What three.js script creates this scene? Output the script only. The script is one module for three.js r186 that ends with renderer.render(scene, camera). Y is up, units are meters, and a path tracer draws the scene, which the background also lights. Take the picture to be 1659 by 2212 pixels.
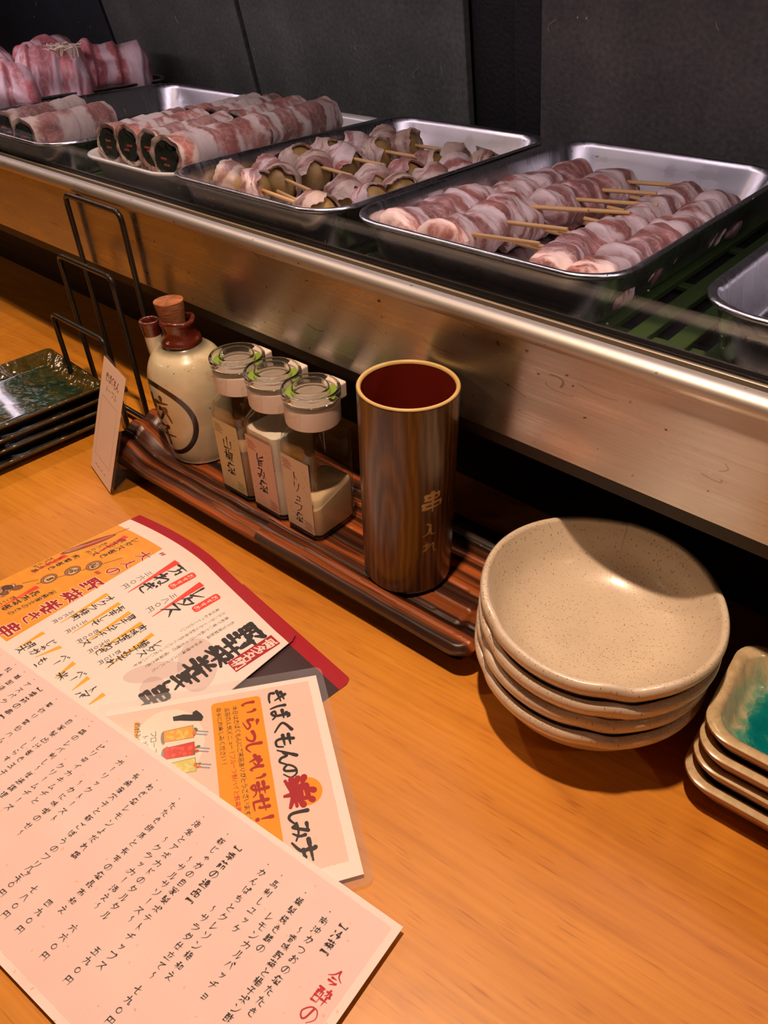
import * as THREE from 'three';
import { mergeGeometries, mergeVertices, toCreasedNormals } from 'three/addons/utils/BufferGeometryUtils.js';
import { RoundedBoxGeometry } from 'three/addons/geometries/RoundedBoxGeometry.js';
import { RectAreaLightUniformsLib } from 'three/addons/lights/RectAreaLightUniformsLib.js';
import { ImprovedNoise } from 'three/addons/math/ImprovedNoise.js';

// ---------------------------------------------------------------- camera, light, exposure
const scene = new THREE.Scene();
scene.background = new THREE.Color(0x000000);
const renderer = new THREE.WebGLRenderer({ antialias: true });
renderer.toneMapping = THREE.LinearToneMapping;
renderer.toneMappingExposure = 0.98;
renderer.shadowMap.enabled = true;
RectAreaLightUniformsLib.init();
const camera = new THREE.PerspectiveCamera(2 * Math.atan(1106 / 1530) * 180 / Math.PI, 1659 / 2212, 0.02, 20);
{ // eye of a seated guest, 42 cm above the counter (y = 0 is the counter top, x runs along the counter, -z is the kitchen)
  const R = Math.PI / 180, p = 38.992 * R, y = -42.481 * R, roll = -1.3088 * R;
  const d = new THREE.Vector3(Math.sin(y) * Math.cos(p), -Math.sin(p), -Math.cos(y) * Math.cos(p)), r = new THREE.Vector3(Math.cos(y), 0, Math.sin(y)), u = r.clone().cross(d);
  camera.position.set(0, 0.425, 0);
  camera.up.copy(u.multiplyScalar(Math.cos(roll)).addScaledVector(r, -Math.sin(roll)));
  camera.lookAt(camera.position.clone().add(d));
}
const WARM = new THREE.Color().setRGB(1, 0.665, 0.45), CASE = new THREE.Color().setRGB(1, 0.81, 0.92);
// downlights above the guests' side of the counter, and in the room behind: [x, y, z, candela, half angle]
const LAMPS = [[-0.22, 1.15, -0.15, 3.9, 1.15], [-1.10, 1.15, -0.27, 0.9, 1.15], [0.80, 1.15, -0.1, 0.3, 1.15], [-2.3, 1.2, -0.1, 2.2, 1.15], [-1.55, 1.2, 1.2, 0.7, 1.35], [-1.85, 1.2, 1.25, 0.7, 1.35], [-2.35, 1.2, 1.2, 0.7, 1.35]];
const CASE_LIGHT = { x0: -1.7, x1: 0.35, y: 0.432, z: -0.455, intensity: 10.5 };
// ---------------------------------------------------------------- helpers
const PI = Math.PI, V3 = (x, y, z) => new THREE.Vector3(x, y, z);
let seed = 7;
const rnd = () => { seed = (seed + 0x6d2b79f5) | 0; let t = Math.imul(seed ^ (seed >>> 15), 1 | seed); t = (t + Math.imul(t ^ (t >>> 7), 61 | t)) ^ t; return ((t ^ (t >>> 14)) >>> 0) / 4294967296; };
const rr = (a, b) => a + (b - a) * rnd();
const perlin = new ImprovedNoise(), noise = (x, y, z = 0) => perlin.noise(x, y, z);
const fbm = (x, y, z = 0, n = 4) => { let s = 0, a = 0.5; for (let i = 0; i < n; i++, a *= 0.5, x *= 2.03, y *= 2.03, z += 7.7) s += a * noise(x, y, z); return s; };
const clamp = THREE.MathUtils.clamp, lerp = THREE.MathUtils.lerp, sstep = THREE.MathUtils.smoothstep;
const used = new Map();
const numbered = (n) => { const k = used.get(n) ?? 0; used.set(n, k + 1); return k ? n + '_' + String(k).padStart(3, '0') : n; };
function tag(o, label, category, group) { Object.assign(o.userData, { label, category }); if (group) o.userData.group = group; return o; }
function thing(name, label, category, [x, y, z] = [0, 0, 0], turn = 0, group) {
  const o = new THREE.Group(); o.name = numbered(name); o.position.set(x, y, z); o.rotation.y = turn; scene.add(o);
  return tag(o, label, category, group);
}
function part(name, geometry, material, parent) {
  const m = new THREE.Mesh(geometry, material); m.name = parent === scene ? numbered(name) : name; m.castShadow = m.receiveShadow = true; parent.add(m); return m;
}
function copyOf(root, [x, y, z], turn, label) {
  const o = root.clone(); o.name = numbered(root.name.replace(/_\d+$/, '')); o.userData = { ...root.userData }; if (label) o.userData.label = label;
  o.position.set(x, y, z); if (turn !== undefined) o.rotation.y = turn; scene.add(o); return o;
}
function structure(name, geometry, material, pos) { const m = part(name, geometry, material, scene); if (pos) m.position.set(...pos); m.userData.kind = 'structure'; return m; }
const std = (o) => new THREE.MeshStandardMaterial(o), phys = (o) => new THREE.MeshPhysicalMaterial(o);
const lin = (r, g, b) => new THREE.Color().setRGB(r, g, b);
const box = (w, h, d, x = 0, y = 0, z = 0) => new THREE.BoxGeometry(w, h, d).translate(x, y, z);
const rbox = (w, h, d, r, x = 0, y = 0, z = 0) => new RoundedBoxGeometry(w, h, d, 3, r).translate(x, y, z);
const cyl = (r0, r1, h, n = 32, x = 0, y = 0, z = 0) => new THREE.CylinderGeometry(r0, r1, h, n).translate(x, y, z);
const lathe = (pts, n = 64) => new THREE.LatheGeometry(pts.map(([r, y]) => new THREE.Vector2(Math.max(r, 1e-5), y)), n);
const tube = (pts, r, n = 40, k = 8, closed = false) => new THREE.TubeGeometry(new THREE.CatmullRomCurve3(pts.map((p) => V3(...p)), closed, 'centripetal'), n, r, k, closed);
const merge = (list) => mergeGeometries(list.map((g) => { const h = g.index ? g.toNonIndexed() : g; for (const k of Object.keys(h.attributes)) if (!['position', 'normal', 'uv'].includes(k)) h.deleteAttribute(k); return h; }));
function polyTube(pts, r, bend = 0.006, k = 8) {        // a wire with rounded bends
  const path = new THREE.CurvePath(), P = pts.map((p) => V3(...p));
  let from = P[0];
  for (let i = 1; i < P.length; i++) {
    if (i === P.length - 1) { path.add(new THREE.LineCurve3(from, P[i])); break; }
    const a = P[i].clone().add(P[i - 1].clone().sub(P[i]).setLength(bend)), b = P[i].clone().add(P[i + 1].clone().sub(P[i]).setLength(bend));
    path.add(new THREE.LineCurve3(from, a)); path.add(new THREE.QuadraticBezierCurve3(a, P[i], b)); from = b;
  }
  return new THREE.TubeGeometry(path, 24 * P.length, r, k, false);
}
// a surface from rows of points: rows[i][j] = [x, y, z]; uv from i, j
function grid(rows, { wrap = false, uv, flip = false } = {}) {
  const n = rows.length, m = rows[0].length, pos = [], uvs = [], idx = [];
  rows.forEach((r, i) => r.forEach((p, j) => { pos.push(...p); uvs.push(...(uv ? uv(i, j, p) : [j / (m - 1), i / (n - 1)])); }));
  for (let i = 0; i + 1 < n; i++) for (let j = 0; j < (wrap ? m : m - 1); j++) {
    const a = i * m + j, b = i * m + (j + 1) % m, c = a + m, d = (i + 1) * m + (j + 1) % m;
    flip ? idx.push(a, c, b, b, c, d) : idx.push(a, b, c, b, d, c);
  }
  const g = new THREE.BufferGeometry();
  g.setAttribute('position', new THREE.Float32BufferAttribute(pos, 3)); g.setAttribute('uv', new THREE.Float32BufferAttribute(uvs, 2)); g.setIndex(idx); g.computeVertexNormals();
  return g;
}
// points of a rounded rectangle, counter-clockwise seen from above
function ringPts(w, d, r, n = 6) {
  const out = [];
  for (const [cx, cz, a0] of [[w / 2 - r, d / 2 - r, 0], [-w / 2 + r, d / 2 - r, PI / 2], [-w / 2 + r, -d / 2 + r, PI], [w / 2 - r, -d / 2 + r, 1.5 * PI]])
    for (let i = 0; i <= n; i++) { const a = a0 + (i / n) * PI / 2; out.push([cx + r * Math.cos(a), cz + r * Math.sin(a)]); }
  return out;
}
// a vessel of rounded-rectangle sections: profile [[inset, y, cornerRadius], ...], first and last rows closed by a cap
function rectVessel(w, d, profile, n = 6, warp, caps = [1, 1]) {
  const rows = profile.map(([inset, y, r]) => ringPts(w - 2 * inset, d - 2 * inset, Math.max(r, 0.0008), n).map(([x, z]) => (warp ? warp(x, y, z) : [x, y, z])));
  const capRow = (row) => { const c = row.reduce((s, p) => [s[0] + p[0] / row.length, s[1] + p[1] / row.length, s[2] + p[2] / row.length], [0, 0, 0]); return row.map(() => c); };
  if (caps[0]) rows.unshift(capRow(rows[0])); if (caps[1]) rows.push(capRow(rows[rows.length - 1]));
  return grid(rows, { wrap: true, flip: true, uv: (i, j, p) => [p[0] / w + 0.5, 0.5 - p[2] / d] });
}
function canvas(w, h, draw) { const c = document.createElement('canvas'); c.width = w; c.height = h; draw(c.getContext('2d'), w, h); return c; }
function tex(c, { srgb = true, repeat } = {}) {
  const t = new THREE.CanvasTexture(c); if (srgb) t.colorSpace = THREE.SRGBColorSpace; t.wrapS = t.wrapT = THREE.RepeatWrapping; t.anisotropy = 8;
  if (repeat) t.repeat.set(...repeat);
  return t;
}
// texture computed per pixel: f(u, v) -> [r, g, b] 0..1
function field(w, h, f, srgb = true) {
  const data = new Uint8Array(w * h * 4);
  for (let y = 0; y < h; y++) for (let x = 0; x < w; x++) { const c = f(x / w, y / h), o = (y * w + x) * 4, a = Array.isArray(c); for (let k = 0; k < 3; k++) data[o + k] = clamp((a ? c[k] : c) * 255, 0, 255); data[o + 3] = 255; }
  const t = new THREE.DataTexture(data, w, h); t.magFilter = THREE.LinearFilter; t.minFilter = THREE.LinearMipmapLinearFilter; t.generateMipmaps = true; t.wrapS = t.wrapT = THREE.RepeatWrapping; if (srgb) t.colorSpace = THREE.SRGBColorSpace; t.needsUpdate = true;
  return t;
}
function planarUV(g, sx, sz, rot = 0, axes = [0, 2]) {
  const p = g.attributes.position, uv = new Float32Array(p.count * 2), c = Math.cos(rot), s = Math.sin(rot);
  for (let i = 0; i < p.count; i++) { const a = p.array[i * 3 + axes[0]], b = p.array[i * 3 + axes[1]]; uv[i * 2] = (a * c + b * s) / sx; uv[i * 2 + 1] = (-a * s + b * c) / sz; }
  g.setAttribute('uv', new THREE.BufferAttribute(uv, 2)); return g;
}
const mixc = (a, b, t) => a.map((x, i) => x + (b[i] - x) * t);
// ---------------------------------------------------------------- lettering: a small stroke alphabet drawn on a 0..9 grid
// "ab cd" pairs are points of one stroke, ~ marks a curved stroke, X:x0y0x1y1 places glyph X in a box
const STROKES = `
あ 1282 ~404358 ~735629173564868859
い ~11152837 ~718386
う ~3061 ~1453847749
え ~3061 137319 ~29465899
お 1262 ~303728181663868769 7192
か ~1372765947 ~403519 ~8295
き 2271 1483 4076 ~26285989
く ~702479
け ~111529 4393 ~707559
こ ~217253 ~26284989
さ 1382 4076 ~26285979
し ~30375987
す 1292 ~50553634546749
せ 0493 ~717666 ~31384989
そ 217115 1594 ~94464879
た 0262 3019 5494 ~56588999
ち 1282 ~402564867839
つ ~0352947849
て 1281 ~81443779
と 2044 ~83352889
な 0262 3015 7193 ~636849377799
に ~111629 4282 ~465898
ね 2029 034207 ~07638387695799
の ~5147280531719569
は ~111529 4393 ~707759477799
へ 063298
ほ ~111529 4292 4494 ~727759477799
ま 1282 1585 ~505739277799
み 1151 ~512817065698 ~737659
め 2147 ~60461805529569
も ~4036497986 1272 1575
や ~04729466 5062 2159
よ 5383 ~505739184789
ら 3061 ~2326658739
り ~212636 ~707549
る 217116 ~166486695848
れ 2029 034207 ~076373768999
を 1282 ~40255457 ~84363989
わ 2029 034207 ~0763838759
ん 5009 ~2645587996
ア 119154 ~434619
イ 8005 5359
オ 0393 606958 6308
カ 03938877 ~404509
キ 1382 0695 4059
ク 4015 3292 ~927629
ケ 3005 2393 ~635729
サ 0393 3036 ~707549
シ 1132 0425 ~196792
ス 1181 ~814509 5599
ソ 1134 ~807529
タ 4015 3292 ~927629 3467
チ 8022 0494 ~515529
ツ 1134 4154 ~816629
テ 2171 0494 ~545529
ト 3039 3377
ニ 2272 0898
ハ 3209 6299
ヒ 202989 8225
フ 0191 ~917629
ヘ 063298
ホ 0393 5059 3608 6698
マ 0191 ~915646 4468
ム 4018 1887 6599
メ 8019 2279
モ 1181 0494 ~41485999
ユ 2272 7268 0898
ヨ 118189 1989 1585
ラ 2171 0393 ~937629
リ 2025 ~807549
ル ~303609 6069 6995
レ 2029 2994
ロ 1119 118189 1989
ン 1133 ~196792
ー 5058
〜 ~50426458
・ 4546
！ 5056 5859
。 ~30325230
、 3042
〇~527486776859483625334252
【 0797 0698 0508 9598
】 0292 0191 0301 9391
「 3989 3936
」 6010 6063
口 1118 118188 1888
日 2129 217179 2979 2575
目 2129 218189 2989 2383 2686
木 0393 5059 5308 5398
人 ~504609 ~435799
大 0393 ~504609 ~546799
太 大:0099 3757
子 2171 7153 ~535949 0595
十 0494 5059
三 1282 2575 0898
二 2272 0898
五 1181 4139 147479 0999
六 5062 0393 3509 6599
七 0583 ~40485989
八 ~312509 ~517699
九 ~404519 1373 ~73789886
四 1118 118188 1888 ~314425 616575
円 1119 119199 5155 1595
山 5058 1319 1999 9399
上 5059 5585 0999
入 3051 ~516899 ~544709
今 ~503305 ~506395 3565 2777 7749
分 ~412505 ~617595 2575 757867 ~455729
刀 11919878 ~514509
切 七:0049 刀:4199
刂 2227 808968
方 4052 0292 4575 ~757869 ~424609
立 5052 1292 3437 7457 0999
玉 1181 2575 0999 5159 6778
王 1181 2575 0999 5159
里 1115 119195 1595 1393 5159 1777 0999
理 王:0139 里:4099
本 木:0099 3777
来 0191 0595 5059 5508 5598 2234 7264
米 0595 5059 5508 5598 2134 8164
禾 7121 0494 5159 5408 5498
女 0393 ~412699 ~713809
好 女:0149 子:4099
季 禾:0095 子:1599
和 禾:0059 口:6298
香 禾:0095 日:1589
自 5031 2129 218189 2989 2383 2686
品 口:2074 口:0449 口:5499
未 2272 0494 5059 5408 5498
味 口:0237 未:3099
曽 2032 8062 1214 129294 1494 2629 267679 2979 2777
噌 口:0237 曽:3099
増 土:0139 曽:3099
土 0393 5058 0897
塩 土:0139 3013 4021 4191 4545 454884 8488 4888 4999 5969 8989 3999
尗 5054 5282 0494 5459 2638 7688
又 1181 ~815609 ~214799
椒 木:0039 尗:3069 又:6199
旨 ~8124 ~20258474 日:1589
毎 3003 1191 3328 338379 2889 0696 5355
梅 木:0039 毎:4099
氵 2163 1455 0986
海 氵:0029 毎:3099
中 1216 129296 1696 5059
沖 氵:0029 中:3099
汁 氵:0029 十:3099
忝 1181 0393 ~513506 ~537596 5759 2628 7688
添 氵:0029 忝:3099
皿 1217 129297 3237 6267 0999
温 氵:0029 日:3094 皿:2499
火 ~504609 ~567899 1336 8465
尭 1191 3035 6065 0595 ~355609 ~65688997
焼 火:0039 尭:3099
熏 7020 0292 2426 248486 2686 5157 0797 0819 3839 6869 8899
燻 火:0039 熏:3099
朱 2004 1161 0474 3039 1518 156567
衣 4052 0292 ~524608 3538 3857 ~536799 8364
製 朱:0045 刂:5085 衣:0499
魚 3003 2161 6143 2327 237377 2777 2575 5357 0819 3839 5869 8899
青 1181 2272 0393 5053 2529 257579 2777
鯖 魚:0049 青:4099
酉 0191 1319 139399 1999 3135 6165 1696
乍 3004 2292 4249 4474 4777
酢 酉:0049 乍:4099
酔 酉:0049 九:5094 十:5499
寸 0393 606958 2547
酎 酉:0049 寸:5099
馬 2126 2181 5156 2373 2696 ~969978 0819 2839 4858 6668
朿 0292 5059 1416 148486 5507 5597
刺 朿:0059 刂:5199
亻 8015 5359
士 0494 5059 1989
仕 亻:0039 士:3098
仙 亻:0039 山:3099
氐 7122 2229 2957 2484 ~515799 4969
低 亻:0039 氐:3099
作 亻:0039 乍:3099
竹 2004 1242 3244 6045 6292 7274
艮 2129 217175 2373 2575 2947 6578
卩 2129 218186 8677
節 竹:0094 艮:0449 卩:5499
兎 4013 2161 6142 2326 238386 2686 5356 ~465709 ~65688997
逸 1122 0424 2427 ~27094999 兎:3097
斤 8121 ~213609 2494 6469
新 立:0044 木:0449 斤:4099
宀 5051 0205 020292 9295
豕 1181 ~513506 ~325768 4939 ~536708 8265 ~546799
家 宀:0093 豕:0299
老 1272 4044 0494 ~824709 4549 4989 9897 8647
古 0393 5054 2529 258589 2989
月 ~213709 2181 818978 3383 3686
胡 古:0049 月:4099
瓜 8121 ~213609 5158 5876 6477 ~628599
長 2125 2181 2373 0595 3539 3957 ~557899 8567
艹 0494 3139 6169
于 1181 0494 515948
芋 艹:0093 于:1399
采 8112 1334 5354 8374 0595 5459 5508 5598
菜 艹:0093 采:0399
比 1118 1847 1444 6169 6999 9465
昆 日:1084 比:0499
布 0292 ~413508 2529 2585 858877 5359
奚 8111 1223 4243 7263 0797 5335 3577 ~473909 ~576999
鳥 5031 2126 218184 2383 2484 2696 969978 0719 2839 4858 6668
鶏 奚:0049 鳥:4099
奇 1181 ~503304 ~526384 0595 858968 2628 265658 2858
崎 山:0239 奇:3099
産 5051 1191 3243 7262 1494 ~142609 5546 4696 7559 4888 3999 6569
穴 5051 0103 019193 ~443709 ~547699
辛 5051 1191 3234 7254 0595 1787 5559
言 4051 0292 2474 2676 2729 277779 2979
周 ~113609 119199 9988 3373 2575 5155 3638 367678 3878
調 言:0049 周:4099
出 5059 1214 1484 8284 0609 0999 9699
巻 2032 7052 1282 0494 ~413607 ~546797 3565 6568 3868 3739 3989
厚 1191 ~112509 3236 328286 3686 3484 3777 7759 5949 3898
雨 1181 0306 039396 5158 2435 2738 6475 6778
云 2171 0494 4419 1988 6699
雲 雨:0095 云:1599
串 2123 218183 2383 1517 159597 1797 5059
韋 2171 5053 0393 2426 247476 2676 0898 5659 1718
早 0191 5159 2226 228286 2686 2484 0797
韓 早:0049 韋:4099
国 0109 019199 0999 2373 2575 2878 5358 6667
能 3013 1363 5264 1519 156569 1767
灬 1009 3039 6069 8099
熊 能:0056 7062 8375 7076 6699 9997 灬:0799
冫 1254 0976
令 ~502405 ~506495 2575 7658 5559
冷 冫:0029 令:3099
南 0292 5054 1419 149499 3445 7464 3676 3777 5659
楽 5042 3235 327275 3575 3474 0223 8172 0425 9475 0696 5559 5608 5698
店 5051 1191 ~112609 5356 5484 3639 368689 3989
当 5053 2133 8163 1585 8589 1787 1989
気 3004 2191 2373 0474 ~747699 9998 5618 2758
存 0292 ~402607 2429 4484 8466 ~666957 3797
肉 1219 129299 9998 ~504326 4464 5574 ~533748 5678
呂 2124 218184 2484 1519 159599 1999
宮 宀:0093 呂:1399
茶 艹:0093 ~533506 ~537596 2676 5659 3728 6788
万 0191 4474 ~747867 ~414609
豚 月:0049 豕:4099
名 4013 3171 ~716406 3344 3539 358589 3989
尃 0191 5156 1316 139396 1696 1494 8090 0797 768968 3758
博 十:0139 尃:3099
多 5013 4171 ~714406 3344 5484 ~847709 5566
牛 2004 1282 0695 5059
勿 3005 2191 ~919968 ~412506 ~612609
物 牛:0049 勿:4099
色 4013 3161 6142 2328 238386 2686 5356 ~28399997
羊 2032 8062 1282 1484 0797 5259
鮮 魚:0049 羊:4099
食 ~502304 ~506294 4354 2474 2438 247478 2676 3957 ~567899
才 0393 606958 6308
材 木:0049 才:4099
亟 0191 4157 2226 225256 2656 6292 ~927608 ~637899 0999
極 木:0039 亟:3099
薄 艹:0093 氵:0329 尃:3399
忄 5059 1426 8466
曼 2023 207073 2373 2171 1416 148486 1686 3436 6466 2878 ~827809 ~386999
慢 忄:0029 曼:3099
倉 ~503304 ~506294 3464 2426 2575 ~252709 3639 367679 3979
創 倉:0059 刂:6099
是 2024 207074 2474 2272 0595 5558 5787 ~362709 ~267999
非 3039 0232 0535 0838 6069 6292 6595 6898
明 日:0249 月:4099
交 5052 0292 3415 6485 ~743709 ~347699
餃 食:0049 交:4099
野 里:0049 5181 8163 5466 4595 ~757967
々 5015 4282 ~827529 4566
柚 木:0039 5154 4449 449499 4999 5059 7079 4797
貝 目:2087 3829 6899
鉄 食:0049 木:4099`;
const G = new Map(STROKES.trim().split('\n').map((l) => [l[0], l.slice(2)]));
'がか ぎき ぐく げけ ごこ ざさ じし ずす ぞそ だた でて どと ばは べへ ぼほ ガカ グク ゴコ ズス ダタ デテ ドト バハ ビヒ ブフ ベヘ ボホ'.split(' ').forEach((p) => G.set(p[0], G.get(p[1]) + ' 8091 9000'.replace('9000', '6172')));
'ぱは パハ ピヒ プフ ポホ'.split(' ').forEach((p) => G.set(p[0], G.get(p[1]) + ' ~809192817080'));
'っつ ゃや ュユ ョヨ ッツ ょよ ゅユ'.split(' ').forEach((p) => G.set(p[0], p[1] + ':3298'));
const glyphs = new Map();
function glyph(ch) {                                   // strokes of a character as point lists in 0..1
  if (glyphs.has(ch)) return glyphs.get(ch);
  const out = [];
  if (ch === '〇') out.push(Array.from({ length: 25 }, (_, i) => [0.5 - 0.33 * Math.sin(i / 24 * 2 * Math.PI), 0.52 - 0.33 * Math.cos(i / 24 * 2 * Math.PI)]));
  else for (const t of (G.get(ch) ?? '').split(' ').filter(Boolean)) {
    if (t[1] === ':') {
      const [x0, y0, x1, y1] = [...t.slice(2)].map((c) => +c / 9);
      for (const s of glyph(t[0])) out.push(s.map(([x, y]) => [x0 + x * (x1 - x0), y0 + y * (y1 - y0)]));
      continue;
    }
    const smooth = t[0] === '~', d = [...(smooth ? t.slice(1) : t)].map(Number), p = [];
    for (let i = 0; i + 1 < d.length; i += 2) p.push([d[i] / 9, d[i + 1] / 9]);
    const q = [];
    for (let i = 0; i + 1 < p.length; i++) {
      const a = p[Math.max(i - 1, 0)], b = p[i], c = p[i + 1], e = p[Math.min(i + 2, p.length - 1)], n = smooth ? 7 : 5;
      for (let k = i ? 1 : 0; k <= n; k++) {
        const u = k / n;
        q.push([0, 1].map((j) => smooth
          ? 0.5 * (2 * b[j] + (c[j] - a[j]) * u + (2 * a[j] - 5 * b[j] + 4 * c[j] - e[j]) * u * u + (3 * b[j] - a[j] - 3 * c[j] + e[j]) * u * u * u)
          : b[j] + (c[j] - b[j]) * u));
      }
    }
    out.push(q);
  }
  glyphs.set(ch, out);
  return out;
}
// one character centred on (x, y); brush = how strongly a stroke swells and tapers; w = stroke width / size
function drawChar(c, ch, x, y, size, { w = 0.09, brush = 0.5, color = '#222', outline, sx = 1, slant = 0 } = {}) {
  c.lineCap = 'round'; c.lineJoin = 'round';
  for (const pass of outline ? [outline, color] : [color]) {
    c.strokeStyle = pass;
    for (const s of glyph(ch)) {
      const n = s.length - 1;
      for (let i = 0; i < n; i++) {
        const u = i / Math.max(n - 1, 1), k = 1 + brush * (0.5 * Math.exp(-u * 9) - 0.75 * u * u + 0.15);
        c.lineWidth = Math.max(0.02 * size, w * size * k) + (pass === outline ? 0.09 * size : 0);
        c.beginPath();
        for (const j of [i, i + 1]) c[j === i ? 'moveTo' : 'lineTo'](x + (s[j][0] - 0.5 + slant * (0.5 - s[j][1])) * size * sx * 0.92, y + (s[j][1] - 0.5 - 0.06 * brush * (s[j][0] - 0.5)) * size * 0.92);
        c.stroke();
      }
    }
  }
}
function column(c, text, x, y, pitch, size, style) { [...text].forEach((ch, i) => ch === ' ' || drawChar(c, ch, x, y + i * pitch, size, style)); }
function row(c, text, x, y, pitch, size, style) { [...text].forEach((ch, i) => ch === ' ' || (ch === 'ー' ? (c.save(), c.translate(x + i * pitch, y), c.rotate(-Math.PI / 2), drawChar(c, ch, 0, 0, size, style), c.restore()) : drawChar(c, ch, x + i * pitch, y, size, style))); }
// ---------------------------------------------------------------- materials shared by several things
const brushedBump = field(512, 512, (u, v) => 0.5 + 0.5 * fbm(u * 6, v * 260, 3, 3), false);
const steelRough = field(512, 512, (u, v) => clamp(0.30 + 0.16 * fbm(u * 5, v * 5, 9) + 0.10 * fbm(u * 3, v * 90, 2, 2), 0.05, 1), false);
const matSteel = phys({ color: lin(0.62, 0.61, 0.59), metalness: 1, roughness: 0.34, anisotropy: 0.6 });
const matBlack = std({ color: lin(0.012, 0.011, 0.011), roughness: 0.55 });
const matDarkWood = std({ map: field(512, 512, (u, v) => { const g = fbm(u * 3, v * 60, 1), k = 0.5 + g; return [0.17 * k + 0.06, 0.10 * k + 0.04, 0.07 * k + 0.025]; }), roughness: 0.6 });
const stickMat = std({ map: field(64, 256, (u, v) => { const k = fbm(u * 30, v * 3, 5); return [0.86 + 0.1 * k, 0.68 + 0.12 * k, 0.44 + 0.1 * k]; }), roughness: 0.6 });

// ---------------------------------------------------------------- the room, well outside the picture but reflected by the steel
const wallPaint = std({ color: lin(0.075, 0.055, 0.04), roughness: 0.9 });
structure('floor', box(7.2, 0.1, 5.6, -0.6, -0.83, 0.3), std({ color: lin(0.08, 0.06, 0.05), roughness: 0.6 }));
structure('ceiling', box(7.2, 0.1, 5.6, -0.6, 1.6, 0.3), std({ color: lin(0.16, 0.12, 0.10), roughness: 0.9 }));
structure('wall_left', box(0.1, 2.5, 5.6, -4.15, 0.4, 0.3), wallPaint);
structure('wall_right', box(0.1, 2.5, 5.6, 2.95, 0.4, 0.3), wallPaint);
structure('wall_front', box(7.2, 2.5, 0.1, -0.6, 0.4, 3.05), wallPaint);
{ // kitchen-side wall behind the trays: leathery dark panels leaning a little forward, joint and post between them
  const w = structure('wall_back', box(7.2, 2.5, 0.1, -0.6, 0.4, -0.97), std({ color: lin(0.02, 0.02, 0.02), roughness: 0.9 }));
  const bump = field(512, 512, (u, v) => 0.5 + 0.5 * fbm(u * 70, v * 70, 4, 3), false);
  const skin = (r, g, b) => std({ roughness: 0.62, bumpMap: bump, bumpScale: 0.0012, map: field(256, 256, (u, v) => { const k = 1 + 0.30 * fbm(u * 60, v * 60, 8, 3) + 0.30 * fbm(u * 4, v * 4, 2); return [r * k, g * k, b * k]; }) });
  const lean = Math.atan(0.2), panel = (x0, x1, m, dz = 0) => { const p = part('panel', planarUV(rbox(x1 - x0, 0.46, 0.012, 0.002), 0.3, 0.3, 0, [0, 1]), m, w); p.position.set((x0 + x1) / 2, 0.395, -0.772 + dz); p.rotation.x = lean; return p; };
  panel(-2.6, -1.335, skin(0.165, 0.18, 0.21)); panel(-1.325, -0.972, skin(0.37, 0.375, 0.35)); panel(-0.962, -0.572, skin(0.375, 0.385, 0.36)); panel(-0.472, 0.5, skin(0.37, 0.36, 0.335));
  panel(-0.57, -0.512, skin(0.11, 0.11, 0.125), -0.012); panel(-0.51, -0.474, skin(0.14, 0.13, 0.135), -0.006);
}
{ // counter
  const M = 1024, wood = field(M, M, (u, v) => {
    const big = fbm(u * 2.2, v * 7, 1, 4), rip = fbm(u * 26, v * 5, 6, 2) * sstep(fbm(u * 2, v * 3, 12, 2), -0.05, 0.25), fine = fbm(u * 5, v * 190, 3, 3), pore = Math.max(0, noise(u * 26, v * 420, 9) - 0.36) * 2.0, line = Math.pow(Math.max(0, 1 - Math.abs(fbm(u * 1.2, v * 10, 20, 3)) * 16), 2);
    const k = 0.60 + 0.55 * big + 0.42 * rip + 0.34 * fine - 0.2 * line, c = mixc([0.69, 0.415, 0.085], [0.91, 0.62, 0.19], clamp(k, 0, 1));
    return c.map((x, i) => x - pore * [0.17, 0.17, 0.10][i]);
  });
  wood.wrapS = wood.wrapT = THREE.MirroredRepeatWrapping;
  const g = rbox(4.6, 0.045, 0.80, 0.004, -0.9, -0.0225, -0.20); planarUV(g, 0.62, 0.62, -7 * PI / 180); { const a = g.attributes.uv; for (let i = 0; i < a.count; i++) a.setXY(i, a.getX(i) + 0.62, a.getY(i) + 0.55); }
  tag(part('counter_top', g, phys({ map: wood, roughness: 0.42, bumpMap: field(512, 512, (u, v) => 0.5 + 0.5 * fbm(u * 5, v * 120, 3, 3), false), bumpScale: 0.00012, clearcoat: 0.15, clearcoatRoughness: 0.35 }), scene), 'orange maple wood counter top running along under the steel ledge', 'counter');
  structure('wall_counter', box(4.6, 0.143, 0.03, -0.9, 0.0715, -0.50), matDarkWood);
  structure('trim_1', box(4.6, 0.75, 0.04, -0.9, -0.41, 0.12), matDarkWood);
}
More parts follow.
